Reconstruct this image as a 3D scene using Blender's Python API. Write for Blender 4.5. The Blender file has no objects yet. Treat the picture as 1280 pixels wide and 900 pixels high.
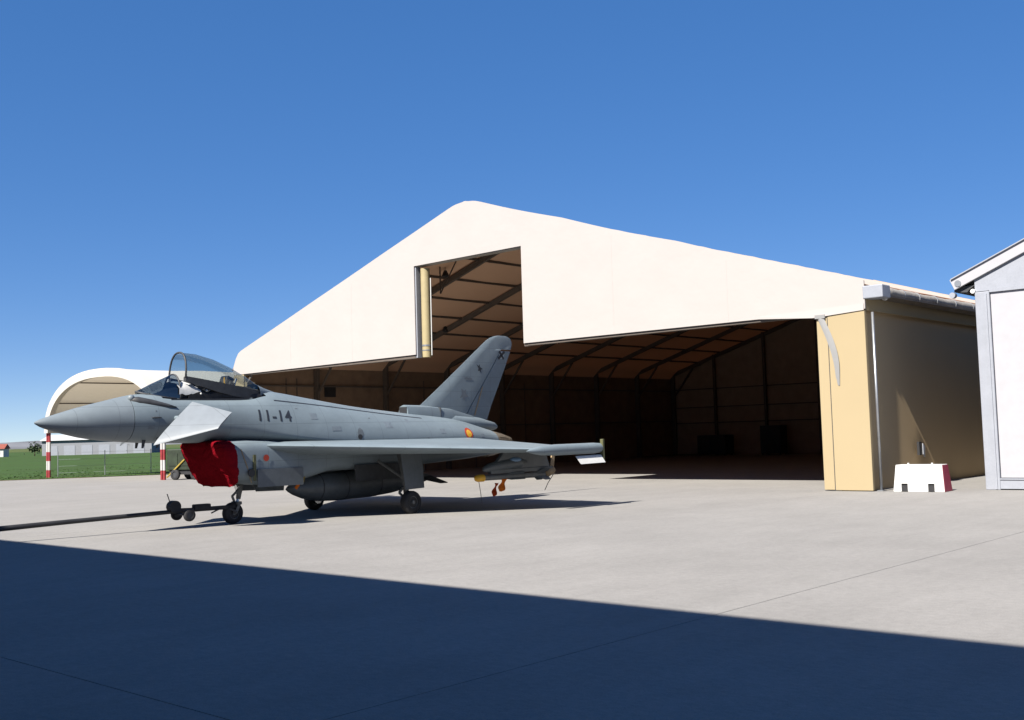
import bpy, bmesh, math, random
from mathutils import Vector, Matrix, noise as mn
random.seed(7)
C = bpy.context.scene.collection
R = math.radians
sc = bpy.context.scene

# ------------------------------------------------------------------ camera, sky, sun, exposure
FPX, PITCH, ROLL, CAMH = 1357.2, R(3.838), R(1.70), 2.106
cam_d = bpy.data.cameras.new('camera'); cam = bpy.data.objects.new('camera', cam_d); C.objects.link(cam)
cam_d.sensor_width = 36; cam_d.lens = FPX / 1280 * 36; cam_d.clip_end = 6000; cam_d.clip_start = .05
fw = Vector((0, math.cos(PITCH), math.sin(PITCH))); up = Vector((0, -math.sin(PITCH), math.cos(PITCH))); rt = Vector((1, 0, 0))
r2 = rt * math.cos(ROLL) - up * math.sin(ROLL); u2 = rt * math.sin(ROLL) + up * math.cos(ROLL)
M = Matrix((r2, u2, -fw)).transposed().to_4x4(); M.translation = (0, 0, CAMH); cam.matrix_world = M
sc.camera = cam
SUN_EL, SUN_TRAVEL = R(44), R(38.1)          # travel heading, clockwise from +Y
wd = bpy.data.worlds.new('World'); sc.world = wd; wd.use_nodes = True
nt = wd.node_tree; sky = nt.nodes.new('ShaderNodeTexSky'); sky.sky_type = 'NISHITA'; sky.sun_disc = False
sky.sun_elevation = SUN_EL; sky.sun_rotation = SUN_TRAVEL + math.pi
sky.altitude = 4000; sky.air_density = .7; sky.dust_density = 0; sky.ozone_density = 2.0
bg = nt.nodes['Background']; bg.inputs[1].default_value = .10
# the camera's punchy colour: the same grading for the whole sky dome
gm = nt.nodes.new('ShaderNodeGamma'); gm.inputs[1].default_value = .42; nt.links.new(sky.outputs[0], gm.inputs[0])
hs_ = nt.nodes.new('ShaderNodeHueSaturation'); hs_.inputs['Saturation'].default_value = 2.10; hs_.inputs['Hue'].default_value = .514; nt.links.new(gm.outputs[0], hs_.inputs['Color'])
vs_ = nt.nodes.new('ShaderNodeVectorMath'); vs_.operation = 'SCALE'; vs_.inputs['Scale'].default_value = 1.45; nt.links.new(hs_.outputs[0], vs_.inputs[0])
nt.links.new(vs_.outputs[0], bg.inputs[0])
sd = bpy.data.lights.new('sun', 'SUN'); sun = bpy.data.objects.new('sun', sd); C.objects.link(sun)
sd.energy = 5.0; sd.angle = R(.5); sd.color = (1, .945, .86)
tv = Vector((math.sin(SUN_TRAVEL) * math.cos(SUN_EL), math.cos(SUN_TRAVEL) * math.cos(SUN_EL), -math.sin(SUN_EL)))
sun.rotation_euler = tv.to_track_quat('-Z', 'Y').to_euler()
sc.view_settings.view_transform = 'Standard'; sc.view_settings.look = 'None'
sc.view_settings.exposure = 1.35; sc.view_settings.gamma = 1

# ------------------------------------------------------------------ frames
HW = R(42.2); H0 = Vector((10.895, 33.279, 0))
def Hw(a, d, z=0): return H0 + Vector((-math.cos(HW) * a + math.sin(HW) * d, math.sin(HW) * a + math.cos(HW) * d, z))
AW = R(47.8); A0 = Vector((-10.686, 24.221, 0))

# ------------------------------------------------------------------ materials
def mat(name, col, rough=.6, metal=0, var=.12, scale=3.0, bump=.0, bscale=40, col2=None, dirt=0, spec=.4, coat=0, stretch=(1,1,1)):
    m = bpy.data.materials.new(name); m.use_nodes = True; n = m.node_tree.nodes; l = m.node_tree.links
    b = n['Principled BSDF']; b.inputs['Roughness'].default_value = rough; b.inputs['Metallic'].default_value = metal
    b.inputs['Specular IOR Level'].default_value = spec; b.inputs['Coat Weight'].default_value = coat
    tc = n.new('ShaderNodeTexCoord'); mp = n.new('ShaderNodeMapping'); mp.inputs['Scale'].default_value = stretch
    l.new(tc.outputs['Object'], mp.inputs[0])
    nz = n.new('ShaderNodeTexNoise'); nz.inputs['Scale'].default_value = scale; nz.inputs['Detail'].default_value = 7; nz.inputs['Roughness'].default_value = .62
    l.new(mp.outputs[0], nz.inputs['Vector'])
    rp = n.new('ShaderNodeValToRGB'); e = rp.color_ramp.elements
    c2 = col2 or tuple(max(0, c * (1 - var * 1.6)) for c in col)
    c1 = tuple(min(1, c * (1 + var * .7)) for c in col)
    e[0].position = .32; e[1].position = .68; e[0].color = (*c2, 1); e[1].color = (*c1, 1)
    l.new(nz.outputs[0], rp.inputs[0]); out = rp.outputs[0]
    if dirt:
        n2 = n.new('ShaderNodeTexNoise'); n2.inputs['Scale'].default_value = scale * 7; n2.inputs['Detail'].default_value = 8
        l.new(mp.outputs[0], n2.inputs['Vector'])
        r3 = n.new('ShaderNodeValToRGB'); r3.color_ramp.elements[0].position = .38; r3.color_ramp.elements[1].position = .62
        r3.color_ramp.elements[0].color = (1 - dirt, 1 - dirt, 1 - dirt * .95, 1); r3.color_ramp.elements[1].color = (1, 1, 1, 1)
        l.new(n2.outputs[0], r3.inputs[0]); mx = n.new('ShaderNodeMix'); mx.data_type = 'RGBA'; mx.blend_type = 'MULTIPLY'; mx.inputs[0].default_value = 1
        l.new(out, mx.inputs[6]); l.new(r3.outputs[0], mx.inputs[7]); out = mx.outputs[2]
    l.new(out, b.inputs['Base Color'])
    if bump:
        n3 = n.new('ShaderNodeTexNoise'); n3.inputs['Scale'].default_value = bscale; n3.inputs['Detail'].default_value = 5
        l.new(tc.outputs['Object'], n3.inputs['Vector'])
        bp = n.new('ShaderNodeBump'); bp.inputs['Strength'].default_value = bump; bp.inputs['Distance'].default_value = .02
        l.new(n3.outputs[0], bp.inputs['Height']); l.new(bp.outputs[0], b.inputs['Normal'])
    return m

def mat_jet(name, col):
    """matt air-superiority paint: soft weathering, thin panel lines, streaks running aft"""
    m = mat(name, col, rough=.5, var=.05, scale=1.1, dirt=.04, spec=.35)
    n = m.node_tree.nodes; l = m.node_tree.links; b = n['Principled BSDF']
    src = b.inputs['Base Color'].links[0].from_socket
    tc = n.new('ShaderNodeTexCoord'); sp = n.new('ShaderNodeSeparateXYZ'); l.new(tc.outputs['Object'], sp.inputs[0])
    lines = None
    for ax, per, off in ((0, .93, .31), (2, .47, .13)):
        a = n.new('ShaderNodeMath'); a.operation = 'ADD'; a.inputs[1].default_value = off + 50; l.new(sp.outputs[ax], a.inputs[0])
        mo = n.new('ShaderNodeMath'); mo.operation = 'MODULO'; mo.inputs[1].default_value = per; l.new(a.outputs[0], mo.inputs[0])
        lt = n.new('ShaderNodeMath'); lt.operation = 'LESS_THAN'; lt.inputs[1].default_value = .012; l.new(mo.outputs[0], lt.inputs[0])
        if lines is None: lines = lt.outputs[0]
        else:
            mx = n.new('ShaderNodeMath'); mx.operation = 'MAXIMUM'; l.new(lines, mx.inputs[0]); l.new(lt.outputs[0], mx.inputs[1]); lines = mx.outputs[0]
    st = n.new('ShaderNodeMapping'); st.inputs['Scale'].default_value = (.9, 2, 2.2); l.new(tc.outputs['Object'], st.inputs[0])
    nz = n.new('ShaderNodeTexNoise'); nz.inputs['Scale'].default_value = 1.3; nz.inputs['Detail'].default_value = 6; l.new(st.outputs[0], nz.inputs['Vector'])
    mr = n.new('ShaderNodeMapRange'); mr.inputs[1].default_value = .35; mr.inputs[2].default_value = .7; mr.inputs[3].default_value = .93; mr.inputs[4].default_value = 1.03; l.new(nz.outputs[0], mr.inputs[0])
    ml = n.new('ShaderNodeMath'); ml.operation = 'MULTIPLY_ADD'; ml.inputs[1].default_value = -.26; ml.inputs[2].default_value = 1; l.new(lines, ml.inputs[0])
    mm = n.new('ShaderNodeMath'); mm.operation = 'MULTIPLY'; l.new(mr.outputs[0], mm.inputs[0]); l.new(ml.outputs[0], mm.inputs[1])
    vm = n.new('ShaderNodeVectorMath'); vm.operation = 'SCALE'; l.new(src, vm.inputs[0]); l.new(mm.outputs[0], vm.inputs['Scale'])
    l.new(vm.outputs[0], b.inputs['Base Color'])
    return m

def mat_fabric(name, col, transl, tcol, glossy=.0, bump=.25, bscale=1.2):
    m = bpy.data.materials.new(name); m.use_nodes = True; n = m.node_tree.nodes; l = m.node_tree.links
    n.remove(n['Principled BSDF']); o = n['Material Output']
    tc = n.new('ShaderNodeTexCoord'); nz = n.new('ShaderNodeTexNoise'); nz.inputs['Scale'].default_value = bscale; nz.inputs['Detail'].default_value = 3
    l.new(tc.outputs['Object'], nz.inputs['Vector']); bp = n.new('ShaderNodeBump'); bp.inputs['Strength'].default_value = bump; bp.inputs['Distance'].default_value = .15
    l.new(nz.outputs[0], bp.inputs['Height'])
    n2 = n.new('ShaderNodeTexNoise'); n2.inputs['Scale'].default_value = .5; n2.inputs['Detail'].default_value = 8; l.new(tc.outputs['Object'], n2.inputs['Vector'])
    rp = n.new('ShaderNodeValToRGB'); e = rp.color_ramp.elements; e[0].position = .3; e[1].position = .7
    e[0].color = (*[c * .965 for c in col], 1); e[1].color = (*col, 1); l.new(n2.outputs[0], rp.inputs[0])
    df = n.new('ShaderNodeBsdfDiffuse'); l.new(rp.outputs[0], df.inputs[0]); l.new(bp.outputs[0], df.inputs['Normal'])
    tr = n.new('ShaderNodeBsdfTranslucent'); tr.inputs[0].default_value = (*tcol, 1); l.new(bp.outputs[0], tr.inputs['Normal'])
    mx = n.new('ShaderNodeMixShader'); mx.inputs[0].default_value = transl; l.new(df.outputs[0], mx.inputs[1]); l.new(tr.outputs[0], mx.inputs[2])
    l.new(mx.outputs[0], o.inputs[0]); return m

def mat_glass(name, tint, refl=.12):
    m = bpy.data.materials.new(name); m.use_nodes = True; n = m.node_tree.nodes; l = m.node_tree.links
    n.remove(n['Principled BSDF']); o = n['Material Output']
    t = n.new('ShaderNodeBsdfTransparent'); t.inputs[0].default_value = (*tint, 1)
    g = n.new('ShaderNodeBsdfGlossy'); g.inputs['Roughness'].default_value = .04; g.inputs[0].default_value = (.9, .95, 1, 1)
    f = n.new('ShaderNodeFresnel'); f.inputs[0].default_value = 1.5
    a = n.new('ShaderNodeMath'); a.operation = 'MULTIPLY_ADD'; a.inputs[1].default_value = .35; a.inputs[2].default_value = refl * .3; l.new(f.outputs[0], a.inputs[0])
    mx = n.new('ShaderNodeMixShader'); l.new(a.outputs[0], mx.inputs[0]); l.new(t.outputs[0], mx.inputs[1]); l.new(g.outputs[0], mx.inputs[2])
    l.new(mx.outputs[0], o.inputs[0]); return m

def mat_concrete():
    m = mat('concrete', (0.217, 0.209, 0.199), rough=.92, var=.05, scale=.11, dirt=.0, bump=.35, bscale=14, spec=.25)
    n = m.node_tree.nodes; l = m.node_tree.links; b = n['Principled BSDF']; src = b.inputs['Base Color'].links[0].from_socket
    tc = n.new('ShaderNodeTexCoord')
    def layer(src, scale, lo, hi, p0, p1, det=9, st=(1, 1, 1), tint=(1, 1, 1)):
        mp = n.new('ShaderNodeMapping'); mp.inputs['Scale'].default_value = st; l.new(tc.outputs['Object'], mp.inputs[0])
        nz = n.new('ShaderNodeTexNoise'); nz.inputs['Scale'].default_value = scale; nz.inputs['Detail'].default_value = det; nz.inputs['Roughness'].default_value = .65; l.new(mp.outputs[0], nz.inputs['Vector'])
        mr = n.new('ShaderNodeMapRange'); mr.inputs[1].default_value = p0; mr.inputs[2].default_value = p1; mr.inputs[3].default_value = lo; mr.inputs[4].default_value = hi; l.new(nz.outputs[0], mr.inputs[0])
        vm = n.new('ShaderNodeVectorMath'); vm.operation = 'SCALE'; l.new(src, vm.inputs[0]); l.new(mr.outputs[0], vm.inputs['Scale']); return vm.outputs[0]
    src = layer(src, .35, .94, 1.03, .35, .6)
    src = layer(src, .8, .92, 1.0, .27, .36, det=4)
    src = layer(src, .22, .96, 1.0, .35, .55, st=(4, .25, 1))
    src = layer(src, 2.5, .95, 1.03, .3, .65, st=(1, .35, 1))
    src = layer(src, 9, .9, 1.06, .3, .7)
    src = layer(src, 60, .86, 1.12, .3, .7, det=3)
    l.new(src, b.inputs['Base Color']); return m

MT = {}
MT['concrete'] = mat_concrete()
MT['soil'] = mat('soil', (.13, .12, .108), rough=1, var=.2, scale=2)
MT['grass'] = mat('grass', (.036, .073, .018), rough=1, var=.3, scale=.25, dirt=.25, col2=(0.040, 0.061, 0.019), spec=.1, stretch=(.35, 1, 1))
MT['grass_far'] = mat('grass_far', (0.082, 0.103, 0.034), rough=1, var=.3, scale=.02, dirt=.2, spec=.1)
MT['dry'] = mat('dry_verge', (0.225, 0.170, 0.088), rough=1, var=.3, scale=3, dirt=.3, spec=.1)
MT['hill'] = mat('hill', (0.15, 0.155, 0.17), rough=1, var=.2, scale=.01, spec=.05)  # distance haze put into this pale bluish grey
MT['white_tarp'] = mat_fabric('white_tarp', (.358, .333, .320), .05, (.75, .45, .28), bump=.12)
MT['roof_tarp'] = mat_fabric('roof_tarp', (0.450, 0.409, 0.361), .20, (.8, .48, .32), bump=.2)
MT['cream'] = mat_fabric('cream_wall', (0.31, 0.25, 0.155), .0, (.7, .45, .25), bump=.02, bscale=.8)
MT['lining'] = mat('wall_lining', (0.22, 0.15, 0.1), rough=.9, var=.12, scale=1.5)  # for added inner sheets; the hangar's interior shade put into brown
MT['back_lining'] = mat('back_wall_lining', (.36, .27, .195), rough=.9, var=.1, scale=1.5)  # back wall tone, interior shade mixed into the colour
MT['ceiling'] = mat_fabric('ceiling_lining', (.56, .38, .26), .035, (.85, .50, .30), bump=.1)  # for sheets added under the roof, indoor shade put into the brown
MT['side_cloth'] = mat_fabric('side_wall_cloth', (.43, .325, .20), 0, (.7, .45, .25), bump=.02, bscale=.8)  # copy of the cream cloth, lightened to lift the shaded side wall
MT['cream_metal'] = mat('cream_metal', (0.313, 0.259, 0.143), rough=.45, var=.05)
MT['alu'] = mat('aluminium', (0.341, 0.355, 0.374), rough=.38, metal=.75, var=.08, scale=4)
MT['frame_brown'] = mat('frame_bronze', (0.1, 0.082, 0.068), rough=.6, var=.1)
MT['frame_grey'] = mat('painted_frame', (0.246, 0.259, 0.293), rough=.5, var=.05, dirt=.06)
MT['lav_white'] = mat('panel_white', (.318, .315, .335), rough=.45, var=.03)
MT['strap'] = mat_fabric('strap_cloth', (.235, .235, .235), .08, (.5, .5, .5))
MT['tube'] = mat('tube_cloth', (0.31, 0.285, 0.25), rough=.7, var=.12, scale=2, dirt=.2, bump=.4, bscale=9)
MT['black'] = mat('black', (.02, .02, .022), rough=.6, var=.2)
MT['rubber'] = mat('rubber', (.022, .022, .024), rough=.8, var=.25, scale=6, bump=.3)
MT['jet'] = mat_jet('jet_grey', (0.148, 0.183, 0.205))
MT['jet_light'] = mat_jet('jet_light_grey', (0.15, 0.17, 0.192))
MT['jet_nose'] = mat_jet('jet_radome', (.148, .175, .195))
MT['store_grey'] = mat('store_grey', (0.086, 0.099, 0.109), rough=.45, var=.12, scale=3, dirt=.1)
MT['dark_grey'] = mat('dark_grey', (0.038, 0.040, 0.044), rough=.55, var=.2, scale=6)
MT['cockpit'] = mat('cockpit_dark', (.018, .018, .02), rough=.7, var=.3, scale=10)
MT['gear'] = mat('gear_grey', (0.130, 0.136, 0.136), rough=.5, var=.15, scale=8, dirt=.2)
MT['steel'] = mat('bright_steel', (.6, .6, .6), rough=.25, metal=1)
MT['nozzle'] = mat('nozzle_metal', (0.204, 0.167, 0.122), rough=.45, metal=.6, var=.25, scale=8)
MT['red_cloth'] = mat_fabric('red_cloth', (0.150, 0.005, 0.010), .02, (.4, .01, .02), bump=.5, bscale=4)
MT['red'] = mat('red_paint', (0.26, 0.03, 0.035), rough=.5, var=.15, scale=5, dirt=.2)
MT['magenta'] = mat('faded_red_paint', (0.273, 0.023, 0.055), rough=.5, var=.12, scale=6)
MT['orange'] = mat_fabric('orange_cloth', (0.545, 0.136, 0.021), .1, (.8, .2, .02))
MT['orange_dark'] = mat_fabric('red_orange_cloth', (0.307, 0.041, 0.013), .1, (.5, .1, .02))
MT['yellow'] = mat('yellow', (0.579, 0.307, 0.021), rough=.4, var=.08)
MT['roundel_red'] = mat('roundel_red', (0.374, 0.034, 0.013), rough=.5)
MT['white'] = mat('white_paint', (0.491, 0.491, 0.477), rough=.5, var=.04, dirt=.05)
MT['mark'] = mat('marking_black', (0.018, 0.022, 0.03), rough=.6, var=.1)
MT['faint'] = mat('marking_faint', (0.103, 0.119, 0.136), rough=.6, var=.1)
MT['olive'] = mat('olive', (0.082, 0.082, 0.034), rough=.7, var=.2, scale=5)
MT['tan'] = mat('tan_cloth', (0.286, 0.204, 0.116), rough=.9, var=.2, scale=9)
MT['cart'] = mat('cart_green', (0.019, 0.029, 0.015), rough=.6, var=.3, scale=3)
MT['yel_old'] = mat('old_yellow', (0.286, 0.204, 0.034), rough=.6, var=.2)
MT['redwhite_w'] = mat('post_white', (0.4, 0.39, 0.38), rough=.6, var=.08)
MT['shade_in'] = mat_fabric('vault_tarp', (0.49, 0.47, 0.435), .17, (.85, .7, .5), bump=.15)
MT['pale_wall'] = mat('pale_wall', (0.191, 0.198, 0.218), rough=.8, var=.05)
MT['roof_tile'] = mat('red_tiles', (0.218, 0.061, 0.041), rough=.8, var=.2)
MT['leaf'] = mat('leaf', (0.023, 0.041, 0.015), rough=.9, var=.3, scale=3)
MT['bark'] = mat('bark', (0.061, 0.044, 0.031), rough=1)
MT['canopy'] = mat_glass('canopy_glass', (.66, .70, .70), .15)
MT['windscreen'] = mat_glass('windscreen_glass', (.36, .42, .46), .3)
MT['stain'] = mat('soot_stain', (.095, .11, .125), rough=.8, var=.25, scale=9)
MT['panel_patch'] = mat('repainted_panel', (.125, .150, .172), rough=.55, var=.1, scale=5)
MT['weathered_white'] = mat('weathered_white', (.30, .33, .34), rough=.6, var=.3, scale=14)
MT['soot'] = mat('soot', (0.058, 0.061, 0.065), rough=.9, var=.3, scale=8)

# ------------------------------------------------------------------ helpers
def empty(name, loc, rz=0, label=None, cat=None, group=None, kind=None, parent=None):
    o = bpy.data.objects.new(name, None); C.objects.link(o); o.location = loc; o.rotation_euler = (0, 0, rz); o.empty_display_size = .3
    if parent: o.parent = parent
    tag(o, label, cat, group, kind); return o
def tag(o, label=None, cat=None, group=None, kind=None):
    if label: o['label'] = label
    if cat: o['category'] = cat
    if group: o['group'] = group
    if kind: o['kind'] = kind
    return o
def ob(name, bm, m, parent=None, smooth=False, recalc=True, auto=None, bevel=0):
    bmesh.ops.remove_doubles(bm, verts=bm.verts, dist=1e-5)
    if recalc: bmesh.ops.recalc_face_normals(bm, faces=bm.faces)
    me = bpy.data.meshes.new(name); bm.to_mesh(me); bm.free()
    for mm in (m if isinstance(m, (list, tuple)) else [m]): me.materials.append(mm)
    if smooth:
        for p in me.polygons: p.use_smooth = True
        if auto: me.set_sharp_from_angle(angle=R(auto))
    o = bpy.data.objects.new(name, me); C.objects.link(o)
    if parent: o.parent = parent
    if bevel:
        bv = o.modifiers.new('bevel', 'BEVEL'); bv.width = bevel; bv.segments = 2; bv.limit_method = 'ANGLE'
    return o
def B(): return bmesh.new()
def box(bm, x0, x1, y0, y1, z0, z1):
    v = [bm.verts.new((x, y, z)) for x in (x0, x1) for y in (y0, y1) for z in (z0, z1)]
    for f in ((0, 1, 3, 2), (4, 6, 7, 5), (0, 4, 5, 1), (2, 3, 7, 6), (0, 2, 6, 4), (1, 5, 7, 3)): bm.faces.new([v[i] for i in f])
    return bm
def obox(bm, p, q, w, h, upv=(0, 0, 1)):
    """beam from p to q, width w (sideways), height h"""
    p = Vector(p); q = Vector(q); d = (q - p).normalized(); s = d.cross(Vector(upv))
    s = s.normalized() if s.length > 1e-6 else Vector((1, 0, 0)); u = s.cross(d).normalized()
    vs = [bm.verts.new(b + s * (w / 2 * a) + u * (h / 2 * c)) for b in (p, q) for a, c in ((-1, -1), (1, -1), (1, 1), (-1, 1))]
    for f in ((0, 1, 2, 3), (7, 6, 5, 4), (0, 4, 5, 1), (1, 5, 6, 2), (2, 6, 7, 3), (3, 7, 4, 0)): bm.faces.new([vs[i] for i in f])
    return bm
def loft(bm, rings, cap=True, closed=True):
    vr = [[bm.verts.new(p) for p in r] for r in rings]
    n = len(vr[0])
    for a, b in zip(vr, vr[1:]):
        for i in range(n if closed else n - 1):
            j = (i + 1) % n; bm.faces.new((a[i], a[j], b[j], b[i]))
    if cap and closed:
        bm.faces.new(vr[0]); bm.faces.new(vr[-1][::-1])
    return bm
def tube(bm, pts, rads, n=12, cap=True):
    pts = [Vector(p) for p in pts]; rads = rads if isinstance(rads, (list, tuple)) else [rads] * len(pts); rings = []
    for i, p in enumerate(pts):
        d = (pts[min(i + 1, len(pts) - 1)] - pts[max(i - 1, 0)]).normalized()
        s = d.cross(Vector((0, 0, 1))); s = s.normalized() if s.length > 1e-3 else Vector((1, 0, 0)); u = s.cross(d)
        rings.append([p + (s * math.cos(t) + u * math.sin(t)) * rads[i] for t in [2 * math.pi * k / n for k in range(n)]])
    return loft(bm, rings, cap)
def prism(bm, pts, ext):
    ext = Vector(ext); return loft(bm, [[Vector(p) for p in pts], [Vector(p) + ext for p in pts]])
def sheet(bm, pts): bm.faces.new([bm.verts.new(p) for p in pts]); return bm
def torus_wheel(bm, c, axis, r, w, n=28, inner=.55, rnd=.25):
    """tyre profile revolved about axis"""
    c = Vector(c); ax = Vector(axis).normalized(); s = ax.cross(Vector((0, 0, 1))).normalized(); u = ax.cross(s)
    prof = [(-.5, inner), (-.5, .86), (-.42, .95), (-.25, 1), (.25, 1), (.42, .95), (.5, .86), (.5, inner), (.3, inner), (-.3, inner)]
    rings = []
    for k in range(n):
        t = 2 * math.pi * k / n; d = s * math.cos(t) + u * math.sin(t)
        rings.append([c + ax * (a * w) + d * (b * r) for a, b in prof])
    rings.append(rings[0]); return loft(bm, rings, cap=False)
def disc(bm, c, axis, r, w, n=24): c = Vector(c); ax = Vector(axis).normalized(); return tube(bm, [c - ax * w / 2, c + ax * w / 2], r, n)

# ================================================================== SETTING
gnd = B(); N = 48
ctr = gnd.verts.new((0, 0, -.03)); rg = [[gnd.verts.new((rr * math.cos(2 * math.pi * k / N), rr * math.sin(2 * math.pi * k / N), -.03)) for k in range(N)] for rr in (150, 700, 4500)]
for k in range(N): gnd.faces.new((ctr, rg[0][k], rg[0][(k + 1) % N]))
for a, b in zip(rg, rg[1:]):
    for k in range(N): gnd.faces.new((a[k], b[k], b[(k + 1) % N], a[(k + 1) % N]))
tag(ob('ground', gnd, MT['grass_far']), kind='structure')
# concrete apron: separate slabs in the hangar's grid, joints 2 cm wide
ap = empty('apron', H0, -HW, kind='structure')
xs = [-7.6 + 19.2 * k for k in range(-4, 5)]; ds = [-27.25 + 24 * k for k in range(-2, 5)]
for i in range(len(xs) - 1):
    for j in range(len(ds) - 1):
        bm = box(B(), -xs[i + 1] + .006, -xs[i] - .006, ds[j] + .006, ds[j + 1] - .006, -.2, 0)
        ob('concrete_slab', bm, MT['concrete'], ap)
js = ob('joint_soil', box(B(), -xs[-1], -xs[0], ds[0], ds[-1], -.3, -.008), MT['soil'], ap)
# long grass beyond the apron edge
E0 = Vector((-33.25, 70.6, 0)); ed = Vector((.966, .26, 0)).normalized(); en = Vector((-.26, .966, 0)).normalized()
gb = B(); nx, ny = 90, 26
grid = []
for j in range(ny + 1):
    row = []
    for i in range(nx + 1):
        u = -160 + i * 4.2; v = (j / ny) ** 2.2 * 420 + .7 * mn.noise(Vector((u * .35, 0, 0))) * (j == 0) + .25 * mn.noise(Vector((u * 1.9, 3, 0))) * (j == 0)
        p = E0 + ed * u + en * v; z = .035 + (.10 * abs(mn.noise(Vector((u * .3, v * .3, 1)))) if j else 0)
        row.append(gb.verts.new((p.x, p.y, z)))
    grid.append(row)
for j in range(ny):
    for i in range(nx): gb.faces.new((grid[j][i], grid[j][i + 1], grid[j + 1][i + 1], grid[j + 1][i]))
tag(ob('grass_field', gb, MT['grass'], smooth=True), kind='structure')
vb = B(); prev = None
for i in range(120):
    u = -60 + i * 1.0; a = E0 + ed * u + en * (.35 * mn.noise(Vector((u * .5, 7, 0))) - .45 if u < 6 else E0.to_track_quat('X','Z').angle * 0 - .1); b = E0 + ed * u + en * (.9 + .5 * mn.noise(Vector((u * .7, 9, 0))))
    cur = (vb.verts.new((a.x, a.y, .012)), vb.verts.new((b.x, b.y, .15 * 0 + .045)))
    if prev: vb.faces.new((prev[0], cur[0], cur[1], prev[1]))
    prev = cur
tag(ob('dry_verge', vb, MT['dry']), kind='structure')
# grass blades (clumps) near the edge
tb = B()
for k in range(9000):
    u = random.uniform(-16, 34); v = random.random() ** 1.7 * 34 + .3; p = E0 + ed * u + en * v; h = random.uniform(.02, .06)
    t = random.uniform(0, math.pi); w = random.uniform(.06, .16); c_, s_ = math.cos(t) * w, math.sin(t) * w
    sheet(tb, [(p.x - c_, p.y - s_, .03), (p.x + c_, p.y + s_, .03), (p.x + random.uniform(-.1, .1), p.y + random.uniform(-.1, .1), .03 + h)])
tag(ob('grass_tufts', tb, MT['grass'], recalc=False), 'short green grass growing beyond the concrete edge', 'grass', kind='stuff')
# distant rise of bare land
hb = B(); pv = None
for k in range(121):
    t = R(-75 + k * 1.25); d = 1900; x, y = math.sin(t) * d, math.cos(t) * d
    h = 9 + 5 * mn.noise(Vector((k * .08, 0, 0))) + 3 * mn.noise(Vector((k * .4, 5, 0)))
    cur = [hb.verts.new((x * s, y * s, z)) for s, z in ((.88, -.5), (.95, h * .6), (1, h), (1.2, h * .9), (1.35, -1))]
    if pv:
        for i in range(4): hb.faces.new((pv[i], cur[i], cur[i + 1], pv[i + 1]))
    pv = cur
tag(ob('hills', hb, MT['hill'], smooth=True), kind='structure')

# ================================================================== TENT HANGAR
W, EV, RZ, DEP, BEAM = 34.2, 6.36, 11.78, 40.0, 5.62
SL = (RZ - EV) / (W / 2)
def rz(a): return RZ - SL * abs(a - W / 2)
hg = empty('tent_hangar', H0, -HW, 'large white fabric hangar with open front and tall tail slot in its gable', 'hangar')
L = lambda a, d, z: (-a, d, z)
# gable tarpaulin with the tail slot, as thick sheet; scalloped rake (fabric between purlins)
g0, g1, gz = 14.04, 20.3, 9.50
def endz(a): return -.55 * max(0, (a - (W - .6)) / .6) ** 2
def rake(a0, a1, off=.17, n=60):
    out = []
    for k in range(n + 1):
        a = a0 + (a1 - a0) * k / n; s = abs(math.sin((abs(a - W / 2) / 5.2) * math.pi)); dz = (-.055 if a < W / 2 else -.006) * s
        peak = -(.13 * math.exp(-((a - W / 2) / .45) ** 2))
        end = endz(a)
        out.append((a, rz(a) + off + dz + peak + end))
    return out
def gable(a0, a1, zb0, zb1, left, right):
    pts = [(a0, zb0)] + rake(a0, a1) + [(a1, zb1)]
    return prism(B(), [L(a, -.02, z) for a, z in pts], (0, .05, 0))
ob('gable_tarpaulin', gable(-.03, g0, BEAM - .02, BEAM, 0, 0), MT['white_tarp'], hg)
ob('gable_tarpaulin', gable(g1, W + .03, BEAM - .01, 5.52, 0, 0), MT['white_tarp'], hg)
ob('gable_tarpaulin', gable(g0, g1, gz, gz - .03, 0, 0), MT['white_tarp'], hg)
# welded seams in the gable cloth (thin raised strips)
for a in (4.8, 9.6, 24.6, 29.3):
    ob('seam', box(B(), -a - .02, -a + .02, -.0235, -.019, BEAM + .05, rz(a) - .15), MT['white_tarp'], hg)
# front header beams and slot frame (bronze, seen from below)
ob('header_beam', box(B(), -g0 + .02, -.1, .045, .30, BEAM - .10, BEAM + .06), MT['frame_brown'], hg)
ob('header_beam', box(B(), -W + .1, -g1 - .02, .045, .30, BEAM - .16, BEAM + .02), MT['frame_brown'], hg)
ob('header_beam', box(B(), -g1 + .02, -g0 - .02, .045, .42, gz - .04, gz + .14), MT['tube'], hg)
ob('slot_frame', box(B(), -g0 - .02, -g0 + .16, .045, .25, BEAM - .12, gz + .1), MT['frame_brown'], hg)
ob('slot_frame', box(B(), -g1 - .12, -g1 + .06, .045, .30, BEAM - .14, gz + .1), MT['frame_grey'], hg)
# slack lower hem on the right end of the gable
ob('loose_hem', prism(B(), [L(0, -.045, BEAM + .14), L(3.6, -.045, BEAM + .06), L(3.6, -.045, BEAM - .02), L(1.7, -.07, BEAM - .16), L(0, -.06, BEAM - .06)], (0, .02, 0)), MT['white_tarp'], hg)
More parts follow.
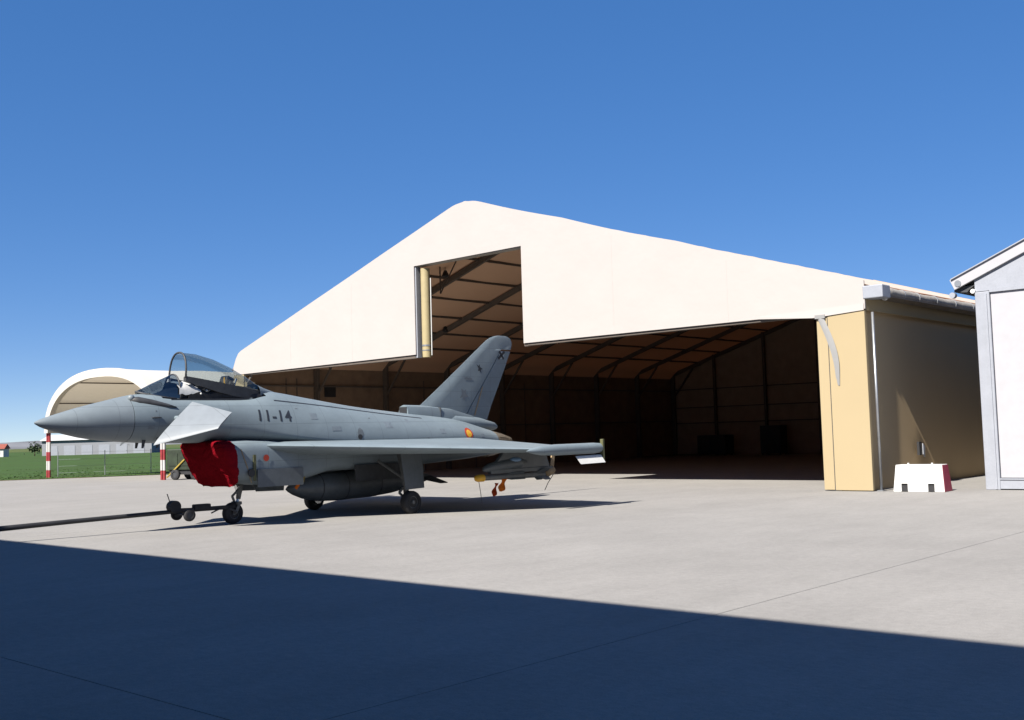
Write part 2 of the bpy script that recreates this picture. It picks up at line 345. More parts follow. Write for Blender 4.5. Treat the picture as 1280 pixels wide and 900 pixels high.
# rolled curtain standing in the slot
bm = tube(B(), [L(19.93, .3, 5.48), L(19.93, .3, 5.72), L(19.93, .3, 9.35)], [.19, .20, .20], 20)
cu = ob('rolled_curtain', bm, MT['cream_metal'], hg, smooth=True, auto=40)
ob('band', tube(B(), [L(19.93, .3, 5.95), L(19.93, .3, 6.02)], .212, 20), MT['alu'], cu)
ob('band', tube(B(), [L(19.93, .3, 5.76), L(19.93, .3, 5.80)], .212, 20), MT['alu'], cu)
ob('guide_rod', tube(B(), [L(19.62, .3, 5.55), L(19.60, .3, 8.9)], .022, 8), MT['white'], hg)
# roof cloth: one panel per 5 m bay and slope, sagging between purlins
for b in range(8):
    for s in (0, 1):
        bm = B(); rows = []
        for j in range(6):
            d = b * 5 + 5 * j / 5; row = []
            for k in range(34):
                t = k / 33; a = (t * W / 2 - (.22 if t == 0 else 0)) if s == 0 else (W - t * W / 2 + (.22 if t == 0 else 0))
                sag = .10 * math.sin(math.pi * j / 5) * math.sin(math.pi * t) ** .5 + .03 * abs(math.sin(math.pi * abs(a - W / 2) / 2.05))
                row.append(bm.verts.new(L(a, d, rz(a) + .10 - sag - (.10 if k == 33 else 0) + endz(min(a, W)) - (.06 if d == 0 else 0))))
            rows.append(row)
        for j in range(5):
            for k in range(33): bm.faces.new((rows[j][k], rows[j][k + 1], rows[j + 1][k + 1], rows[j + 1][k]))
        ob('roof_panel', bm, MT['roof_tarp'], hg, smooth=True)
# portal frames
pur = [2.05 * k for k in range(0, 9)]
for k in range(9):
    d = k * 5 + (.2 if k == 0 else -.2 if k == 8 else 0)
    for s in (0, 1):
        e = .42 if s == 0 else W - .42; m_ = W / 2
        ob('rafter', obox(B(), L(e, d, rz(e) - .24), L(m_, d, RZ - .26), .16, .26), MT['frame_brown'], hg)
        ob('column', box(B(), -e - .17, -e + .17, d - .08, d + .08, 0, rz(e) - .2), MT['frame_brown'], hg)
        ob('knee_brace', obox(B(), L(e, d, 4.4), L(e + (1.9 if s == 0 else -1.9), d, rz(e + (1.9 if s == 0 else -1.9)) - .36), .08, .12), MT['frame_brown'], hg)
for k in pur:
    for s in ((-1, 1) if k else (1,)):
        a = W / 2 + s * k
        if .2 < a < W - .2:
            ob('purlin', box(B(), -a - .045, -a + .045, .3, DEP - .2, rz(a) - .17, rz(a) - .06), MT['frame_brown'], hg)
for a, d in ((22.3, 3.6), (26.0, 6.9)):
    pass
ob('hanging_strut', obox(B(), L(22.3, 3.5, rz(22.3) - .1), L(22.3, 3.5, 8.75), .05, .05), MT['frame_brown'], hg)
ob('hanging_strut', obox(B(), L(21.6, 3.9, rz(21.6) - .1), L(22.3, 3.5, 8.75), .05, .05), MT['frame_brown'], hg)
for a, d, z in ((22.35, 3.9, 9.75), (28.6, 9.9, 7.95), (8, 12, 8.1), (12, 20, 9.2)):
    bm = tube(B(), [L(a, d, z - .16), L(a, d, z - .1), L(a, d, z + .12), L(a, d, z + .16)], [.17, .18, .08, .04], 12)
    lp = ob('hanging_lamp', bm, MT['black'], hg, smooth=True)
    ob('lamp_cord', tube(B(), [L(a, d, z + .15), L(a, d, rz(a))], .012, 6), MT['black'], lp)
# side walls: one cloth panel per bay, slack between columns
def wall_panels(a, sgn):
    for b in range(8):
        bm = B(); rows = []
        for j in range(9):
            row = []
            for k in range(5):
                d = b * 5 + j * .625; z = 5.75 * k / 4 if k else 0
                off = sgn * (.05 + .008 * math.sin(math.pi * j / 8) * (1 if 0 < k < 4 else .2))
                row.append(bm.verts.new(L(a + off, d, z)))
            rows.append(row)
        for j in range(8):
            for k in range(4): bm.faces.new((rows[j][k], rows[j][k + 1], rows[j + 1][k + 1], rows[j + 1][k]))
        ob('wall_panel', bm, MT['side_cloth'], hg, smooth=True)
wall_panels(0.12, 1); wall_panels(W - .12, -1)
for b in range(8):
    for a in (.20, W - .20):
        ob('wall_lining', box(B(), -a - .01, -a + .01, b * 5 + (.32 if b == 0 else .02), b * 5 + 4.98, .0, 6.05), MT['lining'], hg)  # added inside the wall cloth to darken the interior
    for s in (0, 1):
        bm = B(); rows = []
        for d in (b * 5 + (.32 if b == 0 else .0), b * 5 + 2.5, b * 5 + 5.0):
            rows.append([bm.verts.new(L(a, d, rz(a) - .045 + endz(a) - (.05 if abs(d - b * 5 - 2.5) < .1 else 0) * math.sin(math.pi * min(1, abs(a - W / 2) / 17)))) for a in [(W / 2) * t / 16 if s == 0 else W - (W / 2) * t / 16 for t in range(17)]])
        for p, q in zip(rows, rows[1:]):
            for k in range(16): bm.faces.new((p[k], p[k + 1], q[k + 1], q[k]))
        ob('ceiling_lining', bm, MT['ceiling'], hg, smooth=True)  # added below the roof cloth to darken the interior
for a in (-.02, W + .02):
    s = 1 if a < 1 else -1
    ob('eave_valance', box(B(), min(-a, -a - s * .05), max(-a, -a - s * .05), 0.06, DEP, 5.56, 6.36 if a < 1 else 5.74), MT['cream'], hg)
ob('eave_rail', box(B(), -W + .2, -W + .32, .3, DEP - .2, 4.95, 5.03), MT['frame_brown'], hg)
ob('eave_rail', box(B(), -W + .2, -W + .32, .3, DEP - .2, 2.6, 2.68), MT['frame_brown'], hg)
for d in (3.1, 3.8, 13.2, 17.6, 22.4):
    ob('wall_rib', box(B(), -W + .16, -W + .24, d - .03, d + .03, 0, 5.4), MT['frame_brown'], hg)
vt = ob('vent_hatch', box(B(), -W + .215, -W + .26, 5.66, 6.43, 4.40, 5.05), MT['black'], hg)
# back wall
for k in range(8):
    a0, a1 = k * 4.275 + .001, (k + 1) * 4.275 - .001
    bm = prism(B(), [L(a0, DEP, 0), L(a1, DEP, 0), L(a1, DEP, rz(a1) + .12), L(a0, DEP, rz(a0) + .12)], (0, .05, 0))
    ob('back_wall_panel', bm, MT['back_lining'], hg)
    if k: ob('gable_post', box(B(), -a0 - .09, -a0 + .09, DEP - .4, DEP - .2, 0, rz(a0) - .1), MT['frame_brown'], hg)
for z in (2.4, 3.6, 5.0):
    ob('back_rail', box(B(), -W + .3, -.3, DEP - .19, DEP - .10, z, z + .08), MT['frame_brown'], hg)
# right front corner: cream cloth pier, folded door leaf and strap
pier = ob('corner_pier', box(B(), -1.22, .0, -.03, .12, 0.02, BEAM - .05), MT['cream'], hg, bevel=.015)
ob('door_leaf', box(B(), -1.60, -1.245, -.01, .14, 0.03, BEAM - .07), MT['cream'], hg, bevel=.012)
ob('door_leaf', box(B(), -1.60, -1.50, .15, .9, 0.03, BEAM - .2), MT['cream'], hg)
ob('corner_seam', box(B(), -1.243, -1.222, -.02, .1, 0.02, BEAM - .06), MT['dark_grey'], hg)
bm = B(); rows = []
for k in range(13):
    t = k / 12; z = 5.48 - 2.2 * t; a = 1.50 - .62 * math.sin(t * 1.35) ** .8 if t < 1 else .9
    w = .15 * (1 - .45 * t) + .03 * math.sin(t * 3.1); a = 1.46 - .50 * math.sin(min(1, t * 1.3) * math.pi / 2)
    rows.append([bm.verts.new(L(a + w * .7, -.05 - .05 * math.sin(t * 4), z)), bm.verts.new(L(a, -.075 - .04 * math.sin(t * 4 + .6), z)), bm.verts.new(L(a - w * .7, -.05 - .03 * math.sin(t * 3), z))])
for p, q in zip(rows, rows[1:]):
    for i in range(2): bm.faces.new((p[i], p[i + 1], q[i + 1], q[i]))
ob('loose_strap', bm, MT['strap'], hg, smooth=True)
ob('strap_head', box(B(), -1.62, -1.28, -.09, -.035, BEAM - .2, BEAM - .08), MT['strap'], hg)
ob('pier_foot', box(B(), -1.56, -1.0, -.05, .16, 0.0, .018), MT['dark_grey'], hg)
# left front corner
ob('corner_pier', box(B(), -W, -W + .9, -.02, .12, 0, BEAM - .12), MT['cream'], hg)
ob('door_leaf', box(B(), -W + .95, -W + 1.15, 0, .5, 0, BEAM - .5), MT['cream'], hg)
# gutter tube (rolled cloth) along the right eave
gp = []; gr = []
for k in range(60):
    d = .66 + k * (DEP - 1) / 59; gp.append(L(-.24 + .012 * math.sin(k * 1.7), d, 6.15 + .012 * math.sin(k * 2.3))); gr.append(.165 + .012 * math.sin(k * 3.1) + .008 * math.sin(k * 7))
gt = ob('gutter_roll', tube(B(), gp, gr, 16), MT['tube'], hg, smooth=True)
for d in (1.0, 2.2, 3.4, 4.9, 6.6, 8.3): ob('lashing', tube(B(), [L(-.24, d - .02, 6.15), L(-.24, d + .02, 6.15)], .185, 16), MT['alu'], gt)
ob('gutter_box', box(B(), -.02, .62, -.05, .55, 5.90, 6.30), MT['frame_grey'], hg, bevel=.03)
ob('gutter_valve', tube(B(), [L(-.40, .56, 5.93), L(-.40, .66, 5.93)], .075, 12), MT['white'], hg)
ob('eave_soffit', prism(B(), [L(.08, .06, 5.94), L(-.45, .06, 5.985), L(-.45, .06, 6.01), L(.08, .06, 6.05)], (0, DEP - .1, 0)), MT['frame_brown'], hg)
dp = ob('downpipe', tube(B(), [L(-.14, .24, .03), L(-.14, .24, 5.50)], .042, 12), MT['alu'], hg, smooth=True)
ob('pipe_foot', box(B(), .06, .24, .12, .36, 0, .03), MT['alu'], dp)
ob('wall_socket', box(B(), -.04, .04, 3.58, 3.78, .98, 1.42), MT['black'], hg)
ob('wall_socket_flap', prism(B(), [L(-.05, 3.80, 1.36), L(-.05, 3.96, 1.25), L(-.05, 3.92, .90), L(-.05, 3.80, 1.0)], (.03, 0, 0)), MT['frame_grey'], hg)
# things standing dark along the back of the hangar
for (a, d, w, dp_, h, lab) in ((29.0, 38.0, 2.4, 1.2, 1.5, 'dark low cabinet standing at the back left of the open hangar'), (24.3, 38.2, 1.6, 1.0, 2.1, 'dark taller cabinet near the middle of the hangar back wall')):
    t = empty('storage_cabinet', Hw(a, d), -HW, lab, 'cabinet', 'cabinets at the back of the hangar')
    ob('carcass', box(B(), -w / 2, w / 2, -dp_ / 2, dp_ / 2, .1, h), MT['dark_grey'], t, bevel=.02)
    for s in (-1, 1): ob('door', box(B(), s * w / 4 - w / 4 + .02, s * w / 4 + w / 4 - .02, -dp_ / 2 - .03, -dp_ / 2 - .003, .15, h - .05), MT['dark_grey'], t)
    for s in (-1, 1):
        for q in (-1, 1): ob('foot', box(B(), s * w / 2.3 - .05, s * w / 2.3 + .05, q * dp_ / 2.4 - .05, q * dp_ / 2.4 + .05, 0, .1), MT['black'], t)

# ================================================================== RIGHT NEIGHBOUR BUILDING
rb = empty('pale_hangar', Hw(-2.86, 1.6), -HW, 'pale grey framed hangar with white panels cut by the right edge of the picture', 'hangar')
WB = 20.0; mid = WB / 2; e0 = 5.93; rs = .44
ob('corner_post', box(B(), -.06, .36, -.10, .22, .0, e0 - .02), MT['frame_grey'], rb, bevel=.02)
ob('post_rib', box(B(), .22, .29, -.135, -.105, .02, e0 - .1), MT['frame_grey'], rb)
for k in range(5):
    x0 = .365 + k * 2.6; x1 = x0 + 2.55
    ob('front_panel', box(B(), x0 + .01, x1, -.02, .08, .36, e0 - .06), MT['lav_white'], rb)
    ob('mullion', box(B(), x1 + .003, x1 + .047, -.06, .12, .33, e0 - .05), MT['frame_grey'], rb)
ob('sill_rail', box(B(), .362, 14, -.08, .15, .035, .30), MT['frame_grey'], rb)
ob('sill_lip', box(B(), .362, 14, -.11, .02, .303, .34), MT['frame_grey'], rb)
ob('top_rail', box(B(), .362, 14, -.085, .15, e0 - .055, e0 + .05), MT['frame_grey'], rb)
pts = [(-.06, e0 + .0), (14.1, e0 + .055), (14.1, e0 + .55 + rs * 8.5), (mid, e0 + .55 + rs * mid), (-.06, e0 + .50)]
ob('gable_panel', prism(B(), [(.0 + x, -.05, z) for x, z in ((-.06, e0), (14.1, e0 + .06), (14.1, 9.4), (mid, 10.2), (-.06, e0 + .5))], (0, .12, 0)), MT['frame_grey'], rb)
ob('rake_trim', obox(B(), (-.7, -.09, e0 + .27), (mid, -.09, e0 + .27 + .435 * (mid + .7)), .10, .34), MT['lav_white'], rb, bevel=.01)
ob('rake_cap', obox(B(), (-.72, .4, e0 + .44), (mid, .4, e0 + .44 + .435 * (mid + .72)), 1.2, .03), MT['frame_grey'], rb)
ob('eave_gutter', prism(B(), [(-.70, .0, e0 + .06), (-.30, .0, e0 + .02), (-.24, .0, e0 + .10), (-.06, .0, e0 + .22), (-.66, .0, e0 + .2)], (0, 30, 0)), MT['dark_grey'], rb)
ob('gutter_end', tube(B(), [(-.72, -.12, e0 - .04), (-.72, .06, e0 - .04)], .09, 14), MT['frame_grey'], rb)
ob('gutter_end', tube(B(), [(-.52, -.16, e0 + .3), (-.52, -.145, e0 + .3)], .10, 14), MT['alu'], rb)
ob('lamp_knob', tube(B(), [(-.10, -.14, e0 + .02), (-.10, .0, e0 + .02)], .07, 12), MT['white'], rb)
ob('side_wall', box(B(), -.03, .06, .225, 30, .02, e0 + .2), MT['lav_white'], rb)
ob('roof', prism(B(), [(-.55, .1, e0 + .32), (mid, .1, e0 + .32 + .435 * (mid + .55)), (WB, .1, e0 + .3), (WB, .1, e0 + .22), (mid, .1, e0 + .2 + .435 * (mid + .55)), (-.55, .1, e0 + .22)], (0, 30, 0)), MT['pale_wall'], rb)

# ================================================================== BUILDING BEHIND THE CAMERA (casts the foreground shade)
HB = 12.3; dcam = (Vector((0, 0, 0)) - H0).dot(Vector((math.sin(HW), math.cos(HW), 0)))
dface = dcam + 10.62 - HB / math.tan(SUN_EL)
bb = empty('maintenance_building', Hw(20, dface), -HW, 'tall plain building behind the camera whose shade covers the foreground', 'building')
for k in range(12): ob('wall_panel', box(B(), -45 + k * 10 + .02, -35 + k * 10 - .02, -16, 0, 0, HB - .35), MT['pale_wall'], bb)
ob('roof_edge', box(B(), -45.2, 75.2, -16.2, .1, HB - .34, HB), MT['frame_grey'], bb)
for k in range(6):
    ob('door', box(B(), -41 + k * 18, -31 + k * 18, .003, .12, .02, 7.5), MT['frame_grey'], bb)

# ================================================================== ARCHED SHELTER
F1 = Vector((-31.0, 72.4, 0)); F2 = Vector((-20.2, 62.6, 0)); fv = (F2 - F1); FW = fv.length; fa = math.atan2(fv.y, fv.x)
sh = empty('arched_shelter', F1, fa, 'white barrel roofed fabric shelter on striped posts beyond the nose of the jet', 'shelter')
SPR, RISE, SLEN = 3.0, 3.75, 42
def arc(t, off=0, sq=.86):
    c, s = math.cos(t), math.sin(t)
    return (FW / 2 - math.copysign(abs(c) ** sq, c) * (FW / 2 + off), SPR + abs(s) ** .9 * (RISE + off))
for b in range(7):
    bm = B(); rows = []
    for j in range(4):
        y = b * 6 + j * 2 ; rows.append([bm.verts.new((x, y, z - .06 * math.sin(math.pi * j / 3))) for x, z in [arc(math.pi * k / 30, .06) for k in range(31)]])
    for j in range(3):
        for k in range(30): bm.faces.new((rows[j][k], rows[j][k + 1], rows[j + 1][k + 1], rows[j + 1][k]))
    ob('vault_panel', bm, MT['shade_in'], sh, smooth=True)
    bm = B()
    loft(bm, [[(x, y, z) for x, z in [arc(math.pi * k / 30, -.05) for k in range(31)]] + [(x, y, z) for x, z in [arc(math.pi * k / 30, -.22) for k in range(30, -1, -1)]] for y in (b * 6 + .1, b * 6 + .22)])
    if b: ob('arch_rib', bm, MT['frame_brown'], sh)
    else: bm.free()
bm = B()
loft(bm, [[(x, y, z) for x, z in [arc(math.pi * k / 30, .10) for k in range(31)]] + [(x, y, z) for x, z in [arc(math.pi * k / 30, -.42 if y < 0 else -.38) for k in range(30, -1, -1)]] for y in (-.25, .12)])
ob('front_arch_cover', bm, MT['shade_in'], sh)
for q in range(5):
    t = math.pi * (q + 1) / 6; x, z = arc(t, -.12); ob('purlin', obox(B(), (x, .2, z), (x, SLEN, z), .08, .08), MT['frame_brown'], sh)
for x, y in [(0.02, 0), (FW - .02, 0)] + [(xx, yy) for yy in (12, 24, 36) for xx in (0.02, FW - .02)]:
    p = empty('post', (x, y, 0), parent=sh)
    n = 5; hts = [0, .55, 1.15, 1.75, 2.4, 3.1]
    for i in range(n):
        bm = B()
        for s in (-.14, .14): tube(bm, [(s, 0, hts[i]), (s, 0, hts[i + 1] - .004)], .085, 10)
        ob('red_band' if i % 2 == 0 else 'white_band', bm, MT['red'] if i % 2 == 0 else MT['redwhite_w'], p, smooth=True, auto=40)

# ================================================================== GROUND CART behind the nose
gc = empty('ground_cart', (-18.6, 62.4, 0), R(-20), 'dark green wheeled ground equipment cart with yellow drawbar behind the intake cover', 'cart')
ob('housing', box(B(), -1.15, 1.35, -.6, .6, .55, 1.75), MT['cart'], gc, bevel=.05)
ob('lower_housing', box(B(), -1.05, 1.3, -.5, .5, .30, .545), MT['black'], gc)
for x in (-.55, .8):
    for y in (-.62, .62):
        w = ob('wheel', torus_wheel(B(), (x, y, .3), (0, 1, 0), .3, .18), MT['rubber'], gc, smooth=True, auto=50)
        ob('rim', disc(B(), (x, y, .3), (0, 1, 0), .16, .12, 16), MT['dark_grey'], w)
ob('drawbar', obox(B(), (-1.1, -.66, .15), (.1, -.66, 1.15), .07, .07), MT['yel_old'], gc)
for s in (-.7, .1, .9): ob('louvre_panel', box(B(), s - .3, s + .3, -.63, -.603, .8, 1.5), MT['cart'], gc)

# ================================================================== FENCE on the grass
fc = empty('wire_fence', (-31.0, 73.9, 0), math.atan2(.26, .966), 'thin wire fence with slender posts in the grass beyond the apron', 'fence')
for k in range(11):
    ob('post', tube(B(), [(k * 3, 0, 0), (k * 3, 0, 1.75)], .03, 8), MT['alu'], fc)
for z in (.3, .75, 1.2, 1.65): ob('wire', tube(B(), [(0, 0, z), (30, 0, z)], .008, 5), MT['alu'], fc)

# ================================================================== FAR BUILDINGS, TREE
lb = empty('distant_shed', (-94, 250, 0), R(4), 'long pale shed far off across the grass, under the jet nose', 'shed')
ob('wall', box(B(), -12, 12, -6, 6, 0, 3.4), MT['pale_wall'], lb)
ob('roof', prism(B(), [(-12.4, -6.5, 3.4), (-12.4, 0, 4.75), (-12.4, 6.5, 3.4)], (24.8, 0, 0)), MT['white'], lb)
for k in range(6): ob('door', box(B(), -11 + k * 3.8, -8.6 + k * 3.8, -6.06, -6.003, .02, 2.2), MT['frame_grey'], lb)
hs = empty('distant_house', (-119.5, 250, 0), R(8), 'tiny white house with red roof far off at the left edge', 'house')
ob('wall', box(B(), -2.6, 2.6, -2, 2, 0, 1.9), MT['white'], hs)
ob('roof', prism(B(), [(-2.9, -2.3, 1.9), (-2.9, 0, 3.0), (-2.9, 2.3, 1.9)], (5.8, 0, 0)), MT['roof_tile'], hs)
for x in (-1.5, 0.1, 1.5): ob('window', box(B(), x - .3, x + .3, -2.06, -2.003, .7, 1.3), MT['black'], hs)
def shrub(x, y, h, label):
    t = empty('small_tree', (x, y, 0), 0, label, 'tree', 'small trees far across the grass')
    ob('trunk', tube(B(), [(0, 0, 0), (.05, 0, h * .5), (0, .05, h * .8)], [h * .05, h * .035, h * .015], 7), MT['bark'], t)
    bm = B()
    for k in range(260):
        v = Vector((random.gauss(0, .24), random.gauss(0, .24), random.gauss(.62, .16))) * h
        n_ = Vector((random.uniform(-1, 1), random.uniform(-1, 1), random.uniform(-1, 1))).normalized(); a = n_.orthogonal().normalized() * h * .07; b = n_.cross(a)
        sheet(bm, [v - a, v + b, v + a, v - b])
    ob('crown', bm, MT['leaf'], t, recalc=False)
shrub(-110.2, 250, 3.0, 'lone dark little tree far off left of the striped post')
shrub(-86.5, 246, 2.4, 'small dark shrub in front of the long distant shed')

# ================================================================== BARRIER
br = empty('concrete_barrier', (11.33 + .61, 32.74 - .33, 0), R(-38), 'white concrete barrier with a red end and two fork notches beside the cream hangar corner', 'barrier')
BW, BD, BH = .75, .74, .80
bm = B()
def brprof(y, tx, ins):  # outline with notches
    return [(-BW + ins, y, BH), (-BW, y, 0), (-.50, y, 0), (-.50, y, .24), (-.32, y, .24), (-.32, y, 0), (.28, y, 0), (.28, y, .24), (.46, y, .24), (.46, y, 0), (BW, y, 0), (BW - ins, y, BH)]
ra = [(x, 0 if z < .3 else .10, z) for x, _, z in brprof(0, 0, .07)]; rb_ = [(x, BD if z < .3 else BD - .10, z) for x, _, z in brprof(0, 0, .07)]
loft(bm, [ra, rb_]); ob('block', bm, MT['white'], br, bevel=.015)
ob('painted_end', prism(B(), [(BW + .003, .0, .01), (BW + .003, BD, .01), (BW - .066, BD - .10, BH - .01), (BW - .066, .10, BH - .01)], (.006, 0, 0)), MT['magenta'], br)
ob('lifting_lug', tube(B(), [(-.36, .3, BH - .01), (-.36, .3, BH + .05)], .03, 10), MT['white'], br)
ob('lifting_lug', tube(B(), [(.34, .3, BH - .01), (.34, .3, BH + .05)], .03, 10), MT['white'], br)
for x in (-.41, .37): ob('fork_pocket', box(B(), x - .085, x + .085, .05, BD - .05, .01, .235), MT['black'], br)

# ================================================================== FIGHTER JET
jt = empty('fighter_jet', A0, AW, 'grey delta wing fighter jet with raised canopy, foreplanes and number 11-14 parked before the hangar', 'aircraft')
P = lambda x, y, z: (x, -y, z)     # y positive = port (the side towards the camera)
def interp(tab, x):
    # catmull-rom through rows (x, ...)
    for i in range(len(tab) - 1):
        if tab[i][0] <= x <= tab[i + 1][0] + 1e-9: break
    p0, p1, p2, p3 = tab[max(i - 1, 0)], tab[i], tab[i + 1], tab[min(i + 2, len(tab) - 1)]
    t = (x - p1[0]) / (p2[0] - p1[0]); out = []
    for k in range(1, len(p1)):
        m1 = (p2[k] - p0[k]) / (p2[0] - p0[0]) * (p2[0] - p1[0]); m2 = (p3[k] - p1[k]) / (p3[0] - p1[0]) * (p2[0] - p1[0])
        out.append((2*t**3-3*t**2+1)*p1[k] + (t**3-2*t**2+t)*m1 + (-2*t**3+3*t**2)*p2[k] + (t**3-t**2)*m2)
    return out
#        x    top   bot   hw   zmid  ntop  nbot
FUS = [(0.0, 2.66, 2.62, .015, 2.64, 2, 2), (.12, 2.72, 2.55, .09, 2.635, 2, 2), (.35, 2.795, 2.465, .17, 2.63, 2, 2), (1.0, 2.985, 2.29, .36, 2.64, 2, 2), (1.6, 3.13, 2.20, .47, 2.66, 2, 2), (2.2, 3.265, 2.15, .56, 2.68, 2.05, 2),
       (2.7, 3.31, 2.12, .62, 2.68, 2.3, 2), (3.3, 3.24, 2.10, .68, 2.62, 2.8, 2.1), (4.4, 3.20, 2.08, .76, 2.54, 3.0, 2.2), (5.3, 3.24, 2.05, .85, 2.45, 2.5, 2.4), (5.9, 3.40, 2.02, .93, 2.32, 2.1, 2.5), (6.4, 3.37, 2.0, 1.0, 2.22, 1.95, 2.6),
       (7.4, 3.22, 1.9, 1.10, 2.10, 1.9, 2.8), (9.0, 2.99, 1.75, 1.16, 2.0, 1.95, 2.8), (11., 2.78, 1.6, 1.16, 1.95, 2.0, 2.8), (12.8, 2.60, 1.5, 1.08, 1.92, 2.1, 2.6), (14.2, 2.27, 1.46, .90, 1.84, 2.3, 2.4)]
def ring(x, n=48):
    top, bot, hw, zm, nt_, nb = interp(FUS, x); out = []
    for k in range(n):
        t = 2 * math.pi * k / n; c, s = math.cos(t), math.sin(t); e = nt_ if s >= 0 else nb
        yy = math.copysign(abs(c) ** (2 / e), c) * hw; zz = zm + (math.copysign(abs(s) ** (2 / e), s)) * ((top - zm) if s >= 0 else (zm - bot))
        out.append(Vector(P(x, yy, zz)))
    return out
def surf_y(x, z):
    top, bot, hw, zm, nt_, nb = interp(FUS, x); e = nt_ if z >= zm else nb; h = (top - zm) if z >= zm else (zm - bot)
    return hw * max(0, 1 - (abs(z - zm) / h) ** e) ** (1 / e)
RAD = 2.12
xsn = [0, .03, .12, .22, .35, .5, .7, 1.0, 1.3, 1.6, 1.9, RAD - .01]
radome = ob('radome', loft(B(), [ring(x) for x in xsn]), MT['jet_nose'], jt, smooth=True, auto=50)
xsf = [RAD + .005] + [RAD + .005 + (14.2 - RAD) * k / 62 for k in range(1, 63)]
bm = loft(B(), [ring(min(x, 14.199)) for x in xsf])
kill = [f for f in bm.faces if 3.0 < f.calc_center_median().x < 5.75 and abs(f.calc_center_median().y) < .44 and f.calc_center_median().z > 2.9]
bmesh.ops.delete(bm, geom=kill, context='FACES')
fus = ob('fuselage', bm, MT['jet'], jt, smooth=True, auto=50)
# spine panel break line
bm = B(); prev = None
for k in range(46):
    x = 5.95 + k * .115; z = 3.13 - .098 * (x - 6.0) + .012 * math.sin(k * .12); cur = [bm.verts.new(P(x, surf_y(x, z + dz) + .005, z + dz)) for dz in (.014, -.014)]
    if prev: bm.faces.new((prev[0], cur[0], cur[1], prev[1]))
    prev = cur
ob('spine_joint', bm, MT['mark'], fus, recalc=False)
# cockpit tub
bm = B(); box(bm, 2.98, 5.78, -.47, .47, 2.55, 3.13); bmesh.ops.delete(bm, geom=[f for f in bm.faces if f.calc_center_median().z > 3.1], context='FACES')
tub = ob('cockpit_tub', bm, MT['cockpit'], jt)
for s in (-1, 1): ob('sill', obox(B(), P(3.1, s * .46, 3.14), P(5.75, s * .46, 3.16), .06, .06), MT['dark_grey'], tub)
# instrument shroud with white cover, seat
ob('instrument_shroud', loft(B(), [[Vector(P(x, .36 * math.cos(t) * s, 3.2 + h * math.sin(t))) for t in [math.pi * k / 10 for k in range(11)]] for x, s, h in ((2.95, .75, .12), (3.25, .95, .24), (3.6, 1.05, .30), (3.75, 1.05, .30))]), MT['cockpit'], tub)
bm = B(); rows = []
for i in range(8):
    x = 3.35 + i * .085; rows.append([bm.verts.new(P(x + .02 * math.sin(k * 2.1), .42 * math.cos(math.pi * k / 12), 3.28 + (.33 - .10 * (i > 5)) * math.sin(math.pi * k / 12) ** .7 + .02 * math.sin(i * 2 + k))) for k in range(13)])
for p, q in zip(rows, rows[1:]):
    for k in range(12): bm.faces.new((p[k], p[k + 1], q[k + 1], q[k]))
ob('white_dust_cover', bm, MT['white'], tub, smooth=True)
seat = ob('ejection_seat', box(B(), 4.35, 4.95, -.26, .26, 2.8, 3.05), MT['cockpit'], jt)
ob('seat_back', obox(B(), P(4.75, 0, 2.95), P(5.0, 0, 3.62), .46, .16, (1, 0, 0)), MT['dark_grey'], seat, bevel=.03)
ob('headrest', obox(B(), P(4.90, 0, 3.50), P(5.0, 0, 3.76), .34, .24, (1, 0, 0)), MT['dark_grey'], seat, bevel=.05)
ob('harness', obox(B(), P(4.62, .12, 3.05), P(4.85, .12, 3.55), .05, .02, (0, 1, 0)), MT['tan'], seat)
ob('firing_handle', tube(B(), [P(4.84, .08, 3.74), P(4.80, .14, 3.60), P(4.84, .2, 3.5)], .018, 6), MT['yellow'], seat)
ob('rear_deck', loft(B(), [[Vector(P(x, .42 * math.cos(t) * s, 3.22 + h * math.sin(t))) for t in [math.pi * k / 10 for k in range(11)]] for x, s, h in ((4.55, 1.05, .30), (5.05, 1.05, .34), (5.4, 1, .30), (5.85, .9, .22))]), MT['cockpit'], tub)
for s in (-1, 1): ob('side_console', loft(B(), [[Vector(P(x, s * (.30 + .12 * c), 3.1 + h * sn)) for c, sn in ((1, 0), (1, .7), (.4, 1), (-.6, 1), (-1, .6), (-1, 0))] for x, h in ((3.6, .22), (3.9, .34), (4.2, .26), (4.6, .40), (5.2, .34))]), MT['cockpit'], tub)
ob('control_column', tube(B(), [P(4.0, 0, 3.0), P(4.0, 0, 3.42), P(3.94, 0, 3.5)], [.03, .035, .04], 8), MT['dark_grey'], tub)
ob('equipment_box', box(B(), 5.12, 5.36, -.30, -.14, 3.36, 3.5), MT['dark_grey'], tub)
for (x, y, z, r_) in ((4.12, .40, 3.38, .03), (3.95, .42, 3.30, .026), (5.02, .36, 3.40, .035)):
    bm = B(); bmesh.ops.create_uvsphere(bm, u_segments=10, v_segments=8, radius=r_, matrix=Matrix.Translation(P(x, y, z))); ob('white_tag', bm, MT['white'], tub, smooth=True)
